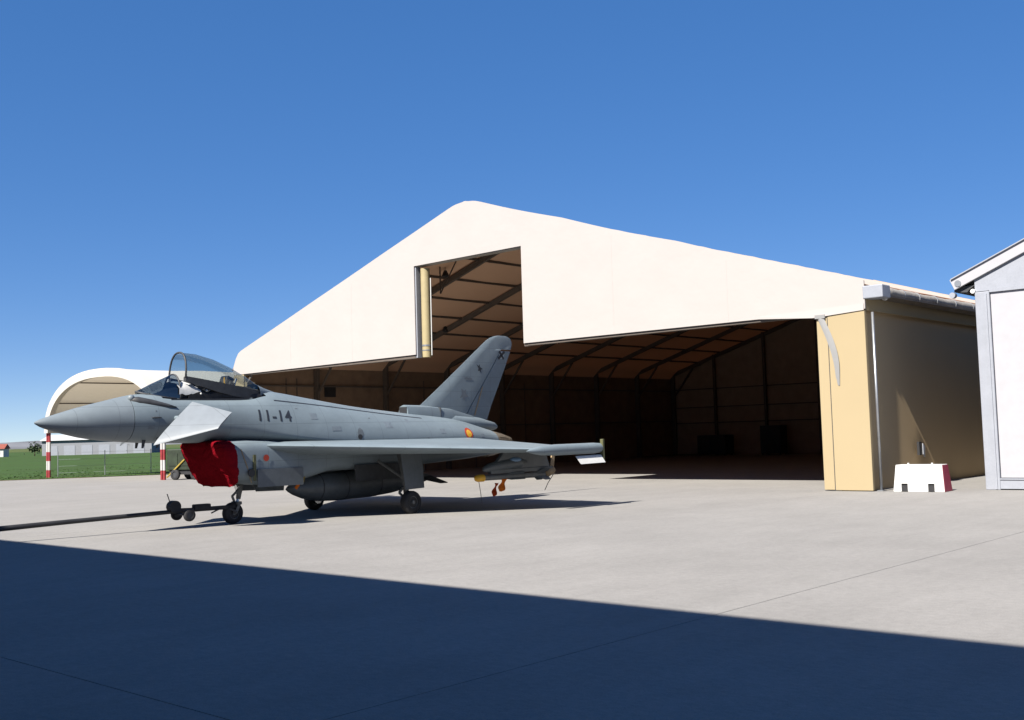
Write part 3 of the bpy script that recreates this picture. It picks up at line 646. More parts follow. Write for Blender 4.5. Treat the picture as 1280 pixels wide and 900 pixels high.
# windscreen
WS = [(2.45, 3.30, 3.37, .05), (2.65, 3.27, 3.455, .21), (2.85, 3.235, 3.55, .29), (3.1, 3.19, 3.66, .35), (3.4, 3.16, 3.79, .385)]
def archring(xb, zb, xt, zt, w, n=20, off=0, pw=.75):
    out = []
    for k in range(n + 1):
        t = math.pi * k / n; s = math.sin(t); q = s ** pw
        out.append(Vector(P(xb + (xt - xb) * q, (w + off) * math.copysign(abs(math.cos(t)) ** .85, math.cos(t)), zb + (zt + off - zb) * q)))
    return out
ws = ob('windscreen', loft(B(), [archring(x, zb, x, zt, w) for x, zb, zt, w in WS], cap=False, closed=False), MT['windscreen'], jt, smooth=True)
ob('windscreen_arch', tube(B(), archring(3.41, 3.15, 3.41, 3.79, .39), .020, 8), MT['dark_grey'], ws, smooth=True)
ob('windscreen_base', tube(B(), [P(2.42, 0, 3.36), P(2.6, .19, 3.29), P(2.9, .32, 3.225), P(3.4, .40, 3.16)], .025, 8), MT['dark_grey'], ws, smooth=True)
# raised canopy
CP = [(3.55, 3.70, 3.60, 4.34, .385), (3.9, 3.645, 4.0, 4.315, .42), (4.4, 3.565, 4.48, 4.20, .44), (4.9, 3.485, 4.98, 4.00, .43), (5.35, 3.41, 5.42, 3.77, .40), (5.8, 3.34, 5.82, 3.53, .31), (6.1, 3.30, 6.1, 3.38, .2)]
cg = ob('canopy', loft(B(), [archring(*c) for c in CP], cap=False, closed=False), MT['canopy'], jt, smooth=True)
ob('front_frame', tube(B(), archring(3.55, 3.70, 3.60, 4.34, .39), .024, 10), MT['dark_grey'], cg, smooth=True)
for s in (-1, 1):
    bm = B(); rings = []
    for xb, zb, xt, zt, w in CP:
        h = .10 + .14 * max(0, math.sin(max(0, xb - 3.7) / 2.6 * math.pi)) ** .8; o_ = s * (w + .02); i_ = s * (w - .09)
        rings.append([Vector(P(xb, o_, zb + .035)), Vector(P(xb - .01, o_, zb - h)), Vector(P(xb - .01, i_, zb - h)), Vector(P(xb, i_, zb + .02))])
    loft(bm, rings); ob('sill_frame', bm, MT['dark_grey'], cg, smooth=True, auto=40)
ob('rear_fairing', loft(B(), [archring(5.72, 3.28, 5.72, 3.575, .37, off=.012), archring(6.0, 3.25, 6.0, 3.47, .30, off=.012), archring(6.35, 3.3, 6.35, 3.39, .12, off=.0)], cap=False, closed=False), MT['jet'], jt, smooth=True)
ob('canopy_jack', tube(B(), [P(5.1, 0, 3.3), P(5.25, 0, 3.72)], .025, 8), MT['steel'], jt)
# infrared tracker and nose bits
bm = B(); bmesh.ops.create_uvsphere(bm, u_segments=20, v_segments=14, radius=.085, matrix=Matrix.Translation(P(2.16, .29, 3.19)))
ob('sensor_ball', bm, MT['jet_nose'], jt, smooth=True)
ob('sensor_fairing', loft(B(), [[Vector(P(x, y + a * w, z + c * h)) for a, c in ((-1, .9), (.2, 1), (1, .5), (1.1, -.6), (.3, -1), (-1, -.8))] for x, y, z, w, h in ((2.12, .30, 3.14, .05, .07), (2.3, .36, 3.12, .08, .10), (2.6, .45, 3.07, .08, .085), (2.95, .56, 3.0, .06, .05), (3.15, .63, 2.96, .02, .012))]), MT['dark_grey'], jt, smooth=True)
for x, y in ((2.45, .28), (2.75, .42), (2.6, -.3)):
    ob('air_data_probe', prism(B(), [P(x, y, 2.24), P(x + .10, y, 2.24), P(x + .03, y, 2.0), P(x - .02, y, 2.0)], (0, .02, 0)), MT['dark_grey'], jt)
bm = loft(B(), [[Vector(P(x, surf_y(x, 2.72) + .01 + d_ * math.cos(t), 2.72 + d_ * .8 * math.sin(t))) for t in [2 * math.pi * k / 10 for k in range(10)]] for x, d_ in ((2.5, .004), (2.57, .02), (2.68, .024), (2.76, .005))])
ob('side_scoop', bm, MT['dark_grey'], jt, smooth=True)
# foreplanes, leading edge drooped hard
def slab_wing(c1, c2, c3, c4, th, nrm=None):
    """c1 root LE, c2 root TE, c3 tip TE, c4 tip LE: thin lens section"""
    bm = B(); c1, c2, c3, c4 = map(Vector, (c1, c2, c3, c4)); nn = (c2 - c1).cross(c4 - c1).normalized(); rings = []
    for a, b, f in ((c1, c2, 1), (c1.lerp(c4, .5), c2.lerp(c3, .5), .8), (c4, c3, .5)):
        top = [a.lerp(b, t) + nn * th * f * math.sin(math.pi * t ** .6) * .5 for t in (0, .03, .12, .3, .55, .8, 1)]
        bot = [a.lerp(b, t) - nn * th * f * math.sin(math.pi * t ** .6) * .5 for t in (.8, .55, .3, .12, .03)]
        rings.append(top + bot)
    return loft(bm, rings)
for s in (1, -1):
    ob('foreplane', slab_wing(P(2.44, s * .80, 2.06), P(3.47, s * .80, 3.09), P(3.79, s * 2.0, 2.79), P(3.41, s * 2.0, 2.41), .09), MT['jet_light'], jt, smooth=True, auto=40)
    ob('foreplane_spigot', tube(B(), [P(3.12, s * .55, 2.70), P(3.12, s * .83, 2.70)], .055, 14), MT['jet'], jt, smooth=True, auto=40)
# intake duct
def duct_ring(x, top, bot, hw, rake_=0, n=40, e=5):
    out = []
    for k in range(n):
        t = 2 * math.pi * k / n; c, s = math.cos(t), math.sin(t)
        y = math.copysign(abs(c) ** (2 / e), c) * hw; sg = math.copysign(abs(s) ** (2 / e), s); z = (top + bot) / 2 + sg * (top - bot) / 2
        if s < 0: z += .10 * (abs(c) ** 3) * (1 if x < 6 else .3)
        out.append(Vector(P(x + rake_ * (top - z) / max(.01, top - bot), y, z)))
    return out
DU = [(4.22, 2.10, 1.06, .95, .52), (4.5, 2.12, 1.04, .98, .45), (5.0, 2.14, .99, 1.0, .3), (5.6, 2.12, .95, 1.02, .12), (6.4, 2.08, .95, 1.02, 0), (7.0, 2.05, 1.08, 1.0, 0), (7.6, 2.0, 1.22, .98, 0), (9, 1.95, 1.22, .98, 0), (11, 1.9, 1.25, .98, 0), (13, 1.9, 1.35, .92, 0), (14.2, 1.9, 1.45, .86, 0)]
du = ob('intake_duct', loft(B(), [duct_ring(*d) for d in DU]), MT['jet'], jt, smooth=True, auto=50)
# red intake cover (quilted cloth bag over the mouth, slack folds)
bm = B(); rings = []; NR = 96
for j, (x, g, rk) in enumerate(((4.54, .022, .14), (4.46, .05, .20), (4.34, .055, .34), (4.18, .045, .50), (4.08, -.03, .52), (4.03, -.16, .53))):
    base = duct_ring(x, 2.13 + g * .3, 1.03 - g, .965 + g, rk, n=NR); r = []
    for k, v in enumerate(base):
        f = .024 * math.sin(k * .9 + j * .3) * (1 if j < 4 else .5) + .015 * math.sin(k * 2.3 + j)
        v = Vector(v); v.z -= abs(f) * (.7 if v.z < 1.5 else .3); v.x += f * .6; r.append(v)
    rings.append(r)
cen = Vector(P(4.22, 0, 1.58))
for q in (.75, .45, .15):
    rings.append([(lambda w_: w_ + Vector((-.05 * (1 - q) + .022 * math.sin(w_.y * 13) + .012 * math.sin(w_.y * 29 + w_.z * 3), 0, 0)))(cen.lerp(v, q)) for v in rings[5]])
loft(bm, rings, cap=False); bm.faces.new([bm.verts.new(v) for v in rings[-1]])
cov = ob('intake_cover', bm, MT['red_cloth'], jt, smooth=True); cov['label'] = 'red cloth cover over the intake mouth'
ob('cover_cord', tube(B(), [P(4.70, .99, 1.9), P(4.86, 1.0, 1.5), P(5.06, .9, 1.05)], .010, 5), MT['tan'], cov)
# side details on the duct
ob('access_panel', box(B(), 5.04, 5.12, -1.026, -1.012, 1.10, 1.75), MT['olive'], du)
ob('vent_hole', disc(B(), P(4.98, 1.02, 1.30), (0, 1, 0), .10, .03, 16), MT['black'], du)
bm = B(); bmesh.ops.create_circle(bm, cap_ends=True, radius=.085, segments=20, matrix=Matrix.Translation(P(5.42, 1.031, 1.66)) @ Matrix.Rotation(R(90), 4, 'X')); ob('red_marking', bm, MT['roundel_red'], du)
bm = B(); bmesh.ops.create_uvsphere(bm, u_segments=16, v_segments=8, radius=.5, matrix=Matrix.Translation(P(6.05, 1.02, 1.82)) @ Matrix.Diagonal((.30, .04, .05, 1))); ob('blade_light', bm, MT['white'], du, smooth=True)
ob('red_streamer', prism(B(), [P(6.5, .9, 1.0), P(6.6, .9, .98), P(6.44, .9, .80), P(6.38, .9, .86)], (0, .02, 0)), MT['orange'], du)
bm = B()
for k in range(5): tube(bm, [P(6.55 + .05 * k, .92, 1.32), P(6.62 + .02 * math.sin(k * 2), .92, .98)], .014, 5)
ob('hanging_lines', bm, MT['yel_old'], du)
ob('lower_panel', box(B(), 5.15, 6.55, -1.045, -1.022, .93, 1.38), MT['store_grey'], du)
# wings
def wing(s):
    ys = [.95, 1.6, 2.6, 3.8, 5.16]
    le = lambda y: 5.45 + (y - .95) * 1.32; te = lambda y: 13.30 + (y - .95) * .02; zz = lambda y: 1.94 - .075 * (y - .95)
    rings = []
    for y in ys:
        a, b = le(y) + .30 * 0, te(y) - .62; th = .036 * (te(y) - le(y)) + .02
        prof = (0, .008, .03, .08, .18, .35, .6, .8, 1)
        hh = lambda t: th * .5 * (min(1, (t / .18) ** .5) if t < .18 else 1 - .55 * ((t - .18) / .82) ** 1.6)
        up_ = lambda t: th * .34 * (min(1, (t / .10) ** .6)) * (1 - .6 * t) ; dn_ = lambda t: th * .95 * math.sin(math.pi * min(1, t * 1.05 + .0) ** .62) ** 1.15 + th * .12 * (1 - t)
        top = [Vector(P(a + (b - a) * t, s * y, zz(y) + .03 + up_(t))) for t in prof]; bot = [Vector(P(a + (b - a) * t, s * y, zz(y) + .03 - (dn_(t) if t < 1 else th * .3))) for t in prof[:0:-1]]
        rings.append(top + bot)
    w = ob('wing', loft(B(), rings), MT['jet'], jt, smooth=True, auto=40)
    for y0, y1 in ((1.2, 3.15), (3.18, 5.12)):
        rr = []
        for y in (y0, y1):
            th = .036 * (te(y) - le(y)) * .45 * .5 + .006; x0, x1 = te(y) - .60, te(y) + .05; dz = -.16
            rr.append([Vector(P(x0, s * y, zz(y) + th)), Vector(P(x1, s * y, zz(y) + .006 + dz)), Vector(P(x1, s * y, zz(y) - .006 + dz)), Vector(P(x0, s * y, zz(y) - th))])
        ob('flaperon', loft(B(), rr), MT['jet'], w)
    # wing tip pod
    z = zz(5.3)
    pod = ob('wingtip_pod', tube(B(), [P(10.5, s * 5.33, z), P(10.65, s * 5.33, z), P(11.0, s * 5.33, z), P(11.6, s * 5.33, z), P(13.3, s * 5.33, z), P(13.62, s * 5.33, z)], [.01, .06, .12, .15, .15, .13], 16), MT['jet'], w, smooth=True, auto=60)
    if s > 0:
        ob('pod_end_cover', box(B(), 13.58, 13.66, -5.46, -5.36, 1.20, 1.86), MT['olive'], pod, bevel=.01)
        ob('white_cover_plate', prism(B(), [P(12.42, 5.42, 1.40), P(13.55, 5.42, 1.41), P(13.55, 5.56, 1.21), P(12.46, 5.56, 1.20)], (0, .03, .02)), MT['white'], pod)
    return w
wing(1); wing(-1)
# engine nozzles: petals
for s in (1, -1):
    cz = 1.80; nz_ = empty('exhaust_nozzle', (0, 0, 0), parent=jt)
    ob('shroud', tube(B(), [P(14.0, s * .46, cz), P(14.35, s * .46, cz)], [.42, .38], 24), MT['nozzle'], nz_, smooth=True, auto=40)
    for k in range(12):
        t0 = 2 * math.pi * k / 12 + .03; t1 = 2 * math.pi * (k + 1) / 12 - .03; tm = (t0 + t1) / 2; pts = []
        for x, r_ in ((14.36, .375), (14.7, .31), (15.12, .19)):
            pts.append([Vector(P(x, s * .46 + r_ * math.cos(t), cz + r_ * math.sin(t))) for t in (t0, tm, t1)] + [Vector(P(x, s * .46 + (r_ - .02) * math.cos(t), cz + (r_ - .02) * math.sin(t))) for t in (t1, tm, t0)])
        ob('petal', loft(B(), pts), MT['nozzle'], nz_)
# tail fin and rudder
FN = [(2.35, 11.0, 14.55), (2.6, 11.15, 14.64), (3.0, 11.68, 14.83), (3.6, 12.55, 15.17), (4.3, 13.53, 15.56), (4.8, 14.23, 15.82), (5.0, 14.51, 15.90), (5.12, 14.68, 15.90), (5.22, 14.88, 15.84), (5.28, 15.08, 15.72), (5.305, 15.25, 15.6)]
def fin_y(z, x):
    for i in range(len(FN) - 1):
        if FN[i][0] <= z <= FN[i + 1][0]: break
    t = (z - FN[i][0]) / (FN[i + 1][0] - FN[i][0]); a = FN[i][1] + t * (FN[i + 1][1] - FN[i][1]); b = FN[i][2] + t * (FN[i + 1][2] - FN[i][2])
    q = (x - a) / (b - a); return .022 * (b - a) * (1 if .15 < q < .6 else max(0, 1 - (q - .6) / .4) if q >= .6 else q / .15) + .006
def finsec(z, x0, x1, n=9):
    xs_ = [x0 + (x1 - x0) * (k / n) ** 1.3 for k in range(n + 1)]
    return [Vector(P(x, fin_y(z, x), z)) for x in xs_] + [Vector(P(x, -fin_y(z, x), z)) for x in xs_[::-1]]
rings = []; HG = lambda z, a, b: a + (b - a) * .68
for z, a, b in FN:
    if z <= 4.8: rings.append(finsec(z, a, HG(z, a, b) if z > 2.55 else b - .01))
fin = ob('tail_fin', loft(B(), [finsec(z, a, (a + (b - a) * .68) if 2.55 < z < 4.85 else b) for z, a, b in [FN[0], (2.549, 11.1, 14.62), (2.551, 11.1, 14.62)] + FN[1:5] + [(4.8, 14.23, 15.82), (4.849, 14.30, 15.84), (4.851, 14.30, 15.84)] + FN[6:]]), MT['jet'], jt, smooth=True, auto=35)
ob('rudder', loft(B(), [finsec(z, a + (b - a) * .68 + .03, b) for z, a, b in [(2.57, 11.12, 14.63)] + FN[1:6]]), MT['jet'], fin, smooth=True, auto=35)
# dorsal scoop ahead of the fin, tail fairing
bm = loft(B(), [[Vector(P(x, w * c, z0 + (h * s_))) for c, s_ in ((1, 0), (1, .6), (.75, .95), (0, 1.08), (-.75, .95), (-1, .6), (-1, 0))] for x, w, h, z0 in ((11.02, .20, .40, 2.60), (11.1, .21, .40, 2.6), (12.0, .22, .44, 2.54), (12.9, .20, .40, 2.50), (13.9, .14, .26, 2.42))])
sc_ = ob('dorsal_scoop', bm, MT['jet'], jt, smooth=True, auto=35)
ob('scoop_mouth', box(B(), 11.0, 11.018, -.16, .16, 2.76, 2.97), MT['black'], sc_)
ob('tail_fairing', tube(B(), [P(12.4, 0, 2.52), P(13.0, 0, 2.52), P(14.2, 0, 2.42), P(14.9, 0, 2.34), P(15.05, 0, 2.32)], [.10, .26, .21, .13, .06], 16), MT['jet'], jt, smooth=True, auto=50)
# markings
def text(body, size, x, z, ysurf, col, parent, tilt=0, slant=0, name='marking'):
    cu = bpy.data.curves.new(name, 'FONT'); cu.body = body; cu.size = size; cu.align_x = 'LEFT'; cu.space_character = 1.12; cu.resolution_u = 3; cu.offset = .007 * size / .4
    t = bpy.data.objects.new('tmp', cu); C.objects.link(t); bpy.context.view_layer.update()
    me = bpy.data.meshes.new_from_object(t.evaluated_get(bpy.context.evaluated_depsgraph_get())); bpy.data.objects.remove(t)
    ct, st = math.cos(tilt), math.sin(tilt)
    tm = bmesh.new(); tm.from_mesh(me)
    for ax_ in (0, 1):
        for q in range(1, 60):
            bmesh.ops.bisect_plane(tm, geom=tm.verts[:] + tm.edges[:] + tm.faces[:], plane_co=(q * .03 * (ax_ == 0), q * .03 * (ax_ == 1), 0), plane_no=(ax_ == 0, ax_ == 1, 0))
    tm.to_mesh(me); tm.free()
    for v in me.vertices:
        u, w = v.co.x * ct - v.co.y * st, v.co.x * st + v.co.y * ct
        xx, zz = x + u, z + w; v.co = Vector(P(xx, ysurf(xx, zz) + .006, zz))
    me.materials.clear(); me.materials.append(col); o = bpy.data.objects.new(name, me); C.objects.link(o); o.parent = parent; return o
text('11-14', .40, 5.28, 2.61, surf_y, MT['mark'], fus, tilt=-.03, name='number_marking')
def patch(name, outline, ysurf, m, parent, off=.006):
    """flat print that follows the surface: triangle fan with rings"""
    cx = sum(p[0] for p in outline) / len(outline); cz = sum(p[1] for p in outline) / len(outline); bm = B(); c = bm.verts.new(P(cx, ysurf(cx, cz) + off, cz)); pr = None
    for q in (.33, .66, 1):
        cur = [bm.verts.new(P(cx + (x - cx) * q, ysurf(cx + (x - cx) * q, cz + (z - cz) * q) + off, cz + (z - cz) * q)) for x, z in outline]; n = len(cur)
        for i in range(n):
            j = (i + 1) % n
            if pr: bm.faces.new((pr[i], pr[j], cur[j], cur[i]))
            else: bm.faces.new((c, cur[i], cur[j]))
        pr = cur
    return ob(name, bm, m, parent, recalc=False)
def circ(x, z, r, n=24, sx=1): return [(x + r * sx * math.cos(2 * math.pi * k / n), z + r * math.sin(2 * math.pi * k / n)) for k in range(n)]
patch('roundel_ring', circ(12.72, 2.13, .175), surf_y, MT['roundel_red'], fus, .006)
patch('roundel_centre', circ(12.72, 2.13, .115), surf_y, MT['yellow'], fus, .010)
patch('roundel_dot', circ(12.72, 2.13, .04), surf_y, MT['yellow'], fus, .013)
patch('soot_stain', [(8.32, 2.12), (8.33, 2.24), (8.38, 2.34), (8.44, 2.38), (8.52, 2.30), (8.54, 2.18), (8.47, 2.1)], surf_y, MT['stain'], fus, .004)
patch('vent_mouth', circ(8.40, 2.12, .075), surf_y, MT['black'], fus, .009)
fy = lambda x, z: fin_y(z, x)
q0 = (15.36, 4.66)
patch('fin_flash_white', [(q0[0] - .16, q0[1] - .125), (q0[0] + .11, q0[1] - .125), (q0[0] + .16, q0[1] + .125), (q0[0] - .11, q0[1] + .125)], fy, MT['weathered_white'], fin, .006)
for a, b in (((-.16, -.125), (.16, .125)), ((.11, -.125), (-.11, .125))):
    d = Vector((b[0] - a[0], b[1] - a[1])).normalized() * .0; n_ = Vector((-(b[1] - a[1]), b[0] - a[0])).normalized() * .045
    patch('black_saltire_bar', [(q0[0] + a[0] + n_.x, q0[1] + a[1] + n_.y), (q0[0] + a[0] - n_.x, q0[1] + a[1] - n_.y), (q0[0] + b[0] - n_.x, q0[1] + b[1] - n_.y), (q0[0] + b[0] + n_.x, q0[1] + b[1] + n_.y)], fy, MT['mark'], fin, .010)
# unit badge: dark bird silhouette; faint serial and faint crest below
def blot(cx, cz, s, pts, m, nm): patch(nm, [(cx + x * s, cz + z * s) for x, z in pts], fy, m, fin, .007)
blot(14.28, 4.20, .15, [(-.9, .9), (-.3, .5), (.1, .9), (.2, .3), (1, -.1), (.4, -.3), (.5, -1), (0, -.5), (-.5, -.6), (-.3, 0)], MT['mark'], 'unit_badge')
text('C.16-34', .13, 13.55, 3.84, fy, MT['faint'], fin, name='serial_marking') if False else None
blot(13.75, 3.86, .10, [(-1.8, .3), (-.6, .5), (-.4, .1), (.6, .4), (1.8, .2), (1.7, -.3), (.3, -.3), (-1.6, -.2)], MT['faint'], 'faint_marking')
blot(13.52, 3.35, .2, [(-.5, 1), (.1, .6), (.6, .9), (.5, .2), (1, -.3), (.3, -.3), (.1, -1), (-.2, -.4), (-.9, -.5), (-.4, .1)], MT['faint'], 'faint_crest')
patch('hinge_stripe', [(13.98, 2.70), (14.03, 2.70), (14.42, 3.62), (14.38, 3.62)], fy, MT['tan'], fin, .012)
ob('aerial_fillet', box(B(), 12.35, 12.37, -.225, .225, 2.66, 2.95), MT['dark_grey'], sc_)
for x, z, w_, h_ in ((1.2 + RAD, 2.55, .05, .03), (2.45, 2.45, .16, .10), (2.62, 2.86, .03, .03), (6.9, 2.62, .22, .16), (7.5, 2.30, .30, .12), (9.4, 2.35, .26, .18), (10.3, 2.5, .12, .10), (11.5, 2.15, .20, .14), (10.9, 2.02, .08, .03), (8.9, 2.62, .07, .025), (6.5, 2.9, .08, .025), (13.3, 2.0, .16, .12)):
    patch('service_panel', [(x, z), (x + w_, z), (x + w_, z + h_), (x, z + h_)], surf_y, MT['stain'] if w_ < .1 else MT['panel_patch'], fus, .004)
# undercarriage
def wheel(c, r, w, parent, nm='wheel'):
    t = ob(nm, torus_wheel(B(), c, (0, 1, 0), r, w), MT['rubber'], parent, smooth=True, auto=50)
    cc = Vector(c); ob('rim', disc(B(), cc, (0, 1, 0), r * .56, w * .62), MT['black'], t)
    ob('hub_ring', torus_wheel(B(), cc + Vector((0, -w * .34, 0)), (0, 1, 0), r * .58, w * .12, inner=.84), MT['gear'], t)
    ob('hub_cap', disc(B(), cc + Vector((0, -w * .36, 0)), (0, 1, 0), r * .17, w * .2, 12), MT['gear'], t); return t
ng = empty('nose_gear', (0, 0, 0), parent=jt)
wheel(P(5.09, 0, .272), .272, .20, ng)
ob('strut', tube(B(), [P(5.42, 0, 1.35), P(5.30, 0, .85), P(5.26, 0, .62)], [.08, .075, .06], 14), MT['gear'], ng, smooth=True)
ob('chrome_piston', tube(B(), [P(5.26, 0, .64), P(5.22, 0, .50)], .042, 12), MT['steel'], ng)
for s in (1, -1): ob('fork', obox(B(), P(5.22, s * .13, .52), P(5.09, s * .13, .27), .035, .07), MT['gear'], ng)
ob('fork_crown', box(B(), 5.14, 5.28, -.15, .15, .48, .56), MT['gear'], ng, bevel=.015)
ob('torsion_link', obox(B(), P(5.30, 0, .88), P(5.08, 0, .70), .06, .04), MT['gear'], ng); ob('torsion_link', obox(B(), P(5.08, 0, .70), P(5.16, 0, .52), .06, .04), MT['gear'], ng)
ob('landing_light', tube(B(), [P(5.12, .1, .93), P(5.2, .1, .95)], [.07, .05], 12), MT['steel'], ng)
ob('drag_brace', tube(B(), [P(5.32, 0, .9), P(5.0, 0, 1.25)], .03, 8), MT['yel_old'], ng)
for s in (1, -1): ob('gear_door', prism(B(), [P(5.45, s * .36, 1.02), P(6.45, s * .36, 1.02), P(6.35, s * .46, .78), P(5.5, s * .46, .80)], (0, .025, 0)), MT['store_grey'], ng)
for s in (1, -1):
    mg = empty('main_gear', (0, 0, 0), parent=jt)
    wheel(P(9.30, s * 2.13, .31) if s > 0 else P(9.30, s * 2.13, .31), .31, .24, mg)
    ob('strut', tube(B(), [P(9.25, s * 1.75, 1.85), P(9.3, s * 1.93, .85), P(9.3, s * 1.96, .45)], [.10, .09, .07], 14), MT['gear'], mg, smooth=True)
    ob('axle', tube(B(), [P(9.3, s * 1.9, .31), P(9.3, s * 2.25, .31)], .05, 10), MT['gear'], mg)
    ob('side_brace', tube(B(), [P(9.28, s * 1.90, .95), P(9.0, s * 1.15, 1.45)], .045, 8), MT['gear'], mg)
    ob('torsion_link', obox(B(), P(9.3, s * 1.93, .8), P(9.05, s * 1.95, .58), .06, .05), MT['gear'], mg); ob('torsion_link', obox(B(), P(9.05, s * 1.95, .58), P(9.28, s * 1.95, .38), .06, .05), MT['gear'], mg)
    ob('gear_door', prism(B(), [P(8.93, s * 2.16, 1.75), P(9.72, s * 2.16, 1.75), P(9.70, s * 2.26, .68), P(9.02, s * 2.26, .66)], (0, .03, 0)), MT['store_grey'], mg, bevel=.01)
    ob('inner_door', box(B(), 8.3, 9.9, min(-s * 1.0, -s * 1.03), max(-s * 1.0, -s * 1.03), .92, 1.36), MT['dark_grey'], mg)
    ob('brake_unit', disc(B(), P(9.3, s * 1.97, .31), (0, 1, 0), .13, .10, 16), MT['steel'], mg)
# antennas under the belly
ob('blade_antenna', prism(B(), [P(11.2, .3, 1.3), P(11.5, .3, 1.3), P(11.55, .3, 1.02), P(11.42, .3, 1.02)], (0, .02, 0)), MT['dark_grey'], jt)

# ---- centreline tank (hangs from the jet: its own thing)
tk = empty('drop_tank', A0, AW, 'grey fuel tank hung under the belly of the jet', 'fuel tank')
prof = [(6.74, .012), (6.82, .08), (6.98, .17), (7.3, .29), (7.8, .385), (8.4, .41), (9.6, .41), (10.4, .36), (11.2, .25), (11.9, .10), (12.15, .02)]
zc = lambda x: .78 + (.0 if x < 8.5 else .02 * (x - 8.5))
ob('tank_body', tube(B(), [P(x, 0, zc(x)) for x, r_ in prof], [r_ for x, r_ in prof], 28), MT['store_grey'], tk, smooth=True)
for x in (7.75, 8.6, 9.8):
    ob('joint_band', tube(B(), [P(x - .012, 0, zc(x)), P(x + .012, 0, zc(x))], (.383 if x < 8 else .414 if x < 9 else .403), 28), MT['dark_grey'], tk)
for t in (R(-35), R(215), R(-90) * 0 + R(180 + 35) * 0 + R(-35)):
    pass
for s in (1, -1): ob('tank_fin', prism(B(), [P(11.25, s * .16, .86), P(12.0, s * .05, .88), P(12.25, s * .55, .66), P(11.95, s * .55, .66)], (0, 0, .025)), MT['dark_grey'], tk)
ob('pylon', prism(B(), [P(7.6, .06, 1.12), P(10.6, .06, 1.15), P(10.9, .06, 1.32), P(7.2, .06, 1.34)], (0, .12, 0)), MT['store_grey'], tk)

# ---- missile on its launcher under the port wing
ms = empty('practice_missile', A0, AW, 'slim grey missile with yellow nose cap under the outer left wing', 'missile')
MY = 3.5; zm_ = .90
ob('missile_body', tube(B(), [P(10.72, MY, zm_), P(13.35, MY, zm_ - .02), P(13.42, MY, zm_ - .02)], [.078, .078, .05], 16), MT['gear'], ms, smooth=True, auto=40)
cap = ob('nose_cap', tube(B(), [P(10.42, MY, zm_), P(10.46, MY, zm_), P(10.54, MY, zm_), P(10.73, MY, zm_)], [.03, .08, .10, .10], 14), MT['yellow'], ms, smooth=True, auto=60)
for k in range(4):
    t = R(45 + 90 * k); c_, s_ = math.cos(t), math.sin(t)
    for (x0, x1, x2, h) in ((12.85, 13.38, 13.38, .24), (11.55, 12.35, 12.35, .15)):
        bm = B(); p = [(x0, .07), (x2, .07), (x1, h), (x0 + (x1 - x0) * .55, h)]; prism(bm, [P(x, MY + r_ * c_, zm_ + r_ * s_) for x, r_ in p], Vector((0, s_, c_)) * .012); ob('missile_fin', bm, MT['store_grey'], ms)
ob('launch_rail', box(B(), 11.0, 13.6, -MY - .06, -MY + .06, zm_ + .09, zm_ + .20), MT['store_grey'], ms, bevel=.01)
ob('pylon', prism(B(), [P(11.0, MY + .06, zm_ + .20), P(13.5, MY + .06, zm_ + .20), P(13.3, MY + .06, 1.60), P(11.6, MY + .06, 1.63)], (0, .12, 0)), MT['store_grey'], ms, bevel=.02)
ob('rail_pod', tube(B(), [P(10.72, MY, 1.10), P(10.8, MY, 1.13), P(11.0, MY, 1.17), P(11.5, MY, 1.22), P(12.2, MY, 1.26), P(12.5, MY, 1.28)], [.02, .08, .12, .15, .15, .06], 16), MT['store_grey'], ms, smooth=True)
bm = B(); bmesh.ops.create_uvsphere(bm, u_segments=16, v_segments=10, radius=1, matrix=Matrix.Translation(P(12.0, MY + .05, 1.33)) @ Matrix.Diagonal((.28, .10, .09, 1))); ob('blue_fairing', bm, mat('blue_grey', (.16, .27, .42), rough=.4), ms, smooth=True)  # added blue bump, the lit top of the rounded nose put into colour
ob('tail_cover', tube(B(), [P(13.3, MY, zm_ - .02), P(13.4, MY, zm_), P(13.68, MY, zm_ + .1)], [.10, .12, .11], 12), MT['tan'], ms, smooth=True)
ob('tail_cover_strap', prism(B(), [P(13.55, MY, .95), P(13.72, MY, .95), P(13.8, MY, 1.42), P(13.68, MY, 1.45)], (0, .04, 0)), MT['tan'], ms)
def streamer(nm, x, y, z, w, l, m, lean, lab, grp=None):
    """cloth tag hanging from a line"""
    bm = B(); rows = []
    for k in range(9):
        t = k / 8; zz = z - l * t; xx = x + lean * t; rows.append([bm.verts.new(P(xx - w / 2 + .01 * math.sin(k), y + .04 * math.sin(k * .9), zz)), bm.verts.new(P(xx, y + .03 + .05 * math.sin(k * 1.1 + 1), zz - .01)), bm.verts.new(P(xx + w / 2, y + .04 * math.sin(k * .8 + 2), zz + .02))])
    for p, q in zip(rows, rows[1:]):
        for i in range(2): bm.faces.new((p[i], p[i + 1], q[i + 1], q[i]))
    return ob(nm, bm, m, ms, smooth=True)
streamer('orange_streamer', 11.55, 3.52, .84, .24, .34, MT['orange'], -.13, '')
streamer('dark_red_streamer', 11.30, 3.46, .74, .16, .36, MT['orange_dark'], -.12, '')
ob('nose_cap_line', tube(B(), [P(10.56, MY, .82), P(10.62, MY, .5), P(10.66, MY, .22)], .009, 5), MT['dark_grey'], cap)
ob('tail_cover_line', tube(B(), [P(13.7, MY, .85), P(13.45, MY, .62), P(13.3, MY, .42)], .011, 5), MT['dark_grey'], ms)
ob('tip_flag', prism(B(), [P(13.62, MY - .0, 1.0), P(13.70, MY, 1.0), P(13.70, MY, 1.25), P(13.62, MY, 1.25)], (0, .02, 0)), MT['tan'], ms)

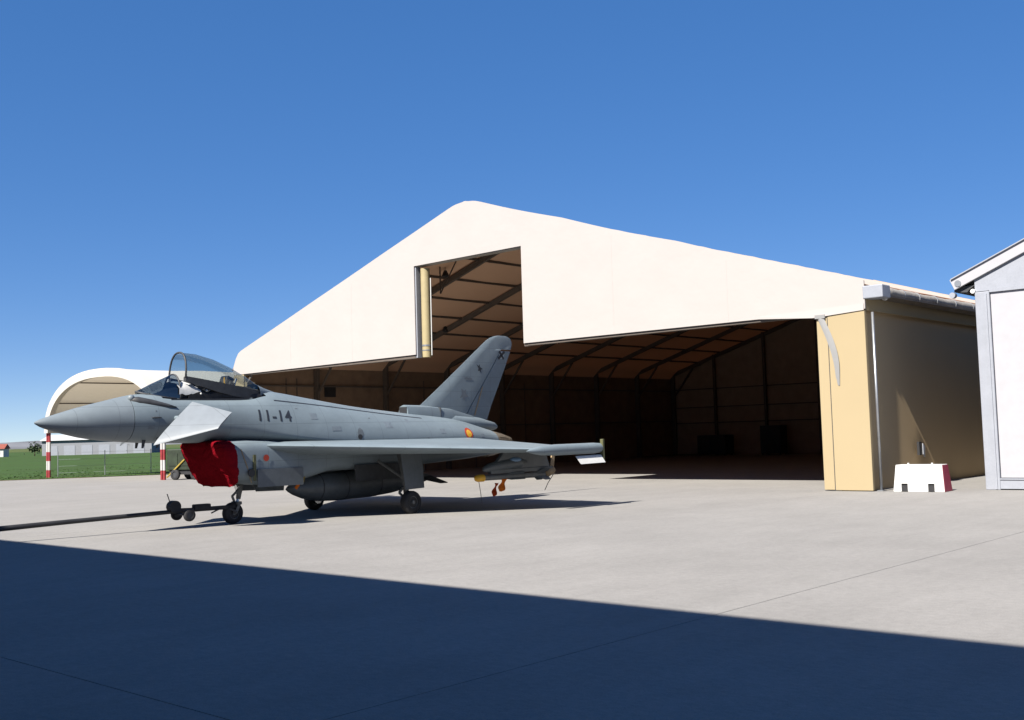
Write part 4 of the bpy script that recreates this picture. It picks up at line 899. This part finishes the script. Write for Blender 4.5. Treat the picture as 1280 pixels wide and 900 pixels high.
# ================================================================== TOW BAR
nw = A0 + Vector((math.cos(AW) * 5.0, math.sin(AW) * 5.0, .42)); farp = Vector((-11.4, 24.1, .36)); tdir = (farp - nw).normalized()
tl = (farp - nw).length
tb_ = empty('tow_bar', (nw.x, nw.y, 0), math.atan2(tdir.y, tdir.x), 'long dark steel tow bar with small wheels hooked to the nose wheel of the jet', 'tow bar')
# local x runs away from the jet
zb = lambda x: .45 - .02 * x
ob('bar', tube(B(), [(.9, 0, .44), (1.55, 0, zb(1.55)), (1.8, 0, zb(1.8)), (4.0, 0, zb(4)), (tl + 1.2, 0, .30), (tl + 2.2, 0, .10)], [.05, .05, .052, .056, .065, .045], 14), MT['black'], tb_, smooth=True)
ob('towing_eye', torus_wheel(B(), (tl + 2.3, 0, .08), (0, 0.001, 1), .12, .05, inner=.55), MT['dark_grey'], tb_, smooth=True)
ob('head', prism(B(), [(-.12, -.10, .38), (1.0, -.06, .38), (1.6, -.05, .40), (1.6, .05, .40), (1.0, .06, .38), (-.12, .10, .38)], (0, 0, .10)), MT['black'], tb_, bevel=.02)
ob('shear_box', box(B(), .55, 1.0, -.09, .09, .40, .56), MT['rubber'], tb_, bevel=.03)
for s in (1, -1): ob('hook_arm', obox(B(), (.1, s * .06, .43), (-.12, s * .16, .30), .04, .05), MT['dark_grey'], tb_)
ob('release_lever', tube(B(), [(.3, .1, .42), (.62, .22, .33)], .018, 6), MT['dark_grey'], tb_)
ax_x = 1.27
ob('axle_arm', obox(B(), (1.0, 0, .44), (ax_x, 0, .36), .09, .07), MT['dark_grey'], tb_)
ob('axle', tube(B(), [(ax_x, -.36, .33), (ax_x, .36, .33)], .025, 8), MT['dark_grey'], tb_)
for s in (1, -1):
    w = ob('wheel', torus_wheel(B(), (ax_x, s * .34, .325), (0, 1, 0), .15, .10), MT['rubber'], tb_, smooth=True, auto=50)
    ob('rim', disc(B(), (ax_x, s * .34, .325), (0, 1, 0), .085, .07, 16), MT['dark_grey'], w)
ob('pump_drum', tube(B(), [(1.52, -.09, .54), (1.52, .12, .54)], .15, 18), MT['rubber'], tb_, smooth=True, auto=40)
ob('pump_handle', tube(B(), [(1.6, .0, .62), (1.68, 0, .86)], .012, 6), MT['dark_grey'], tb_)
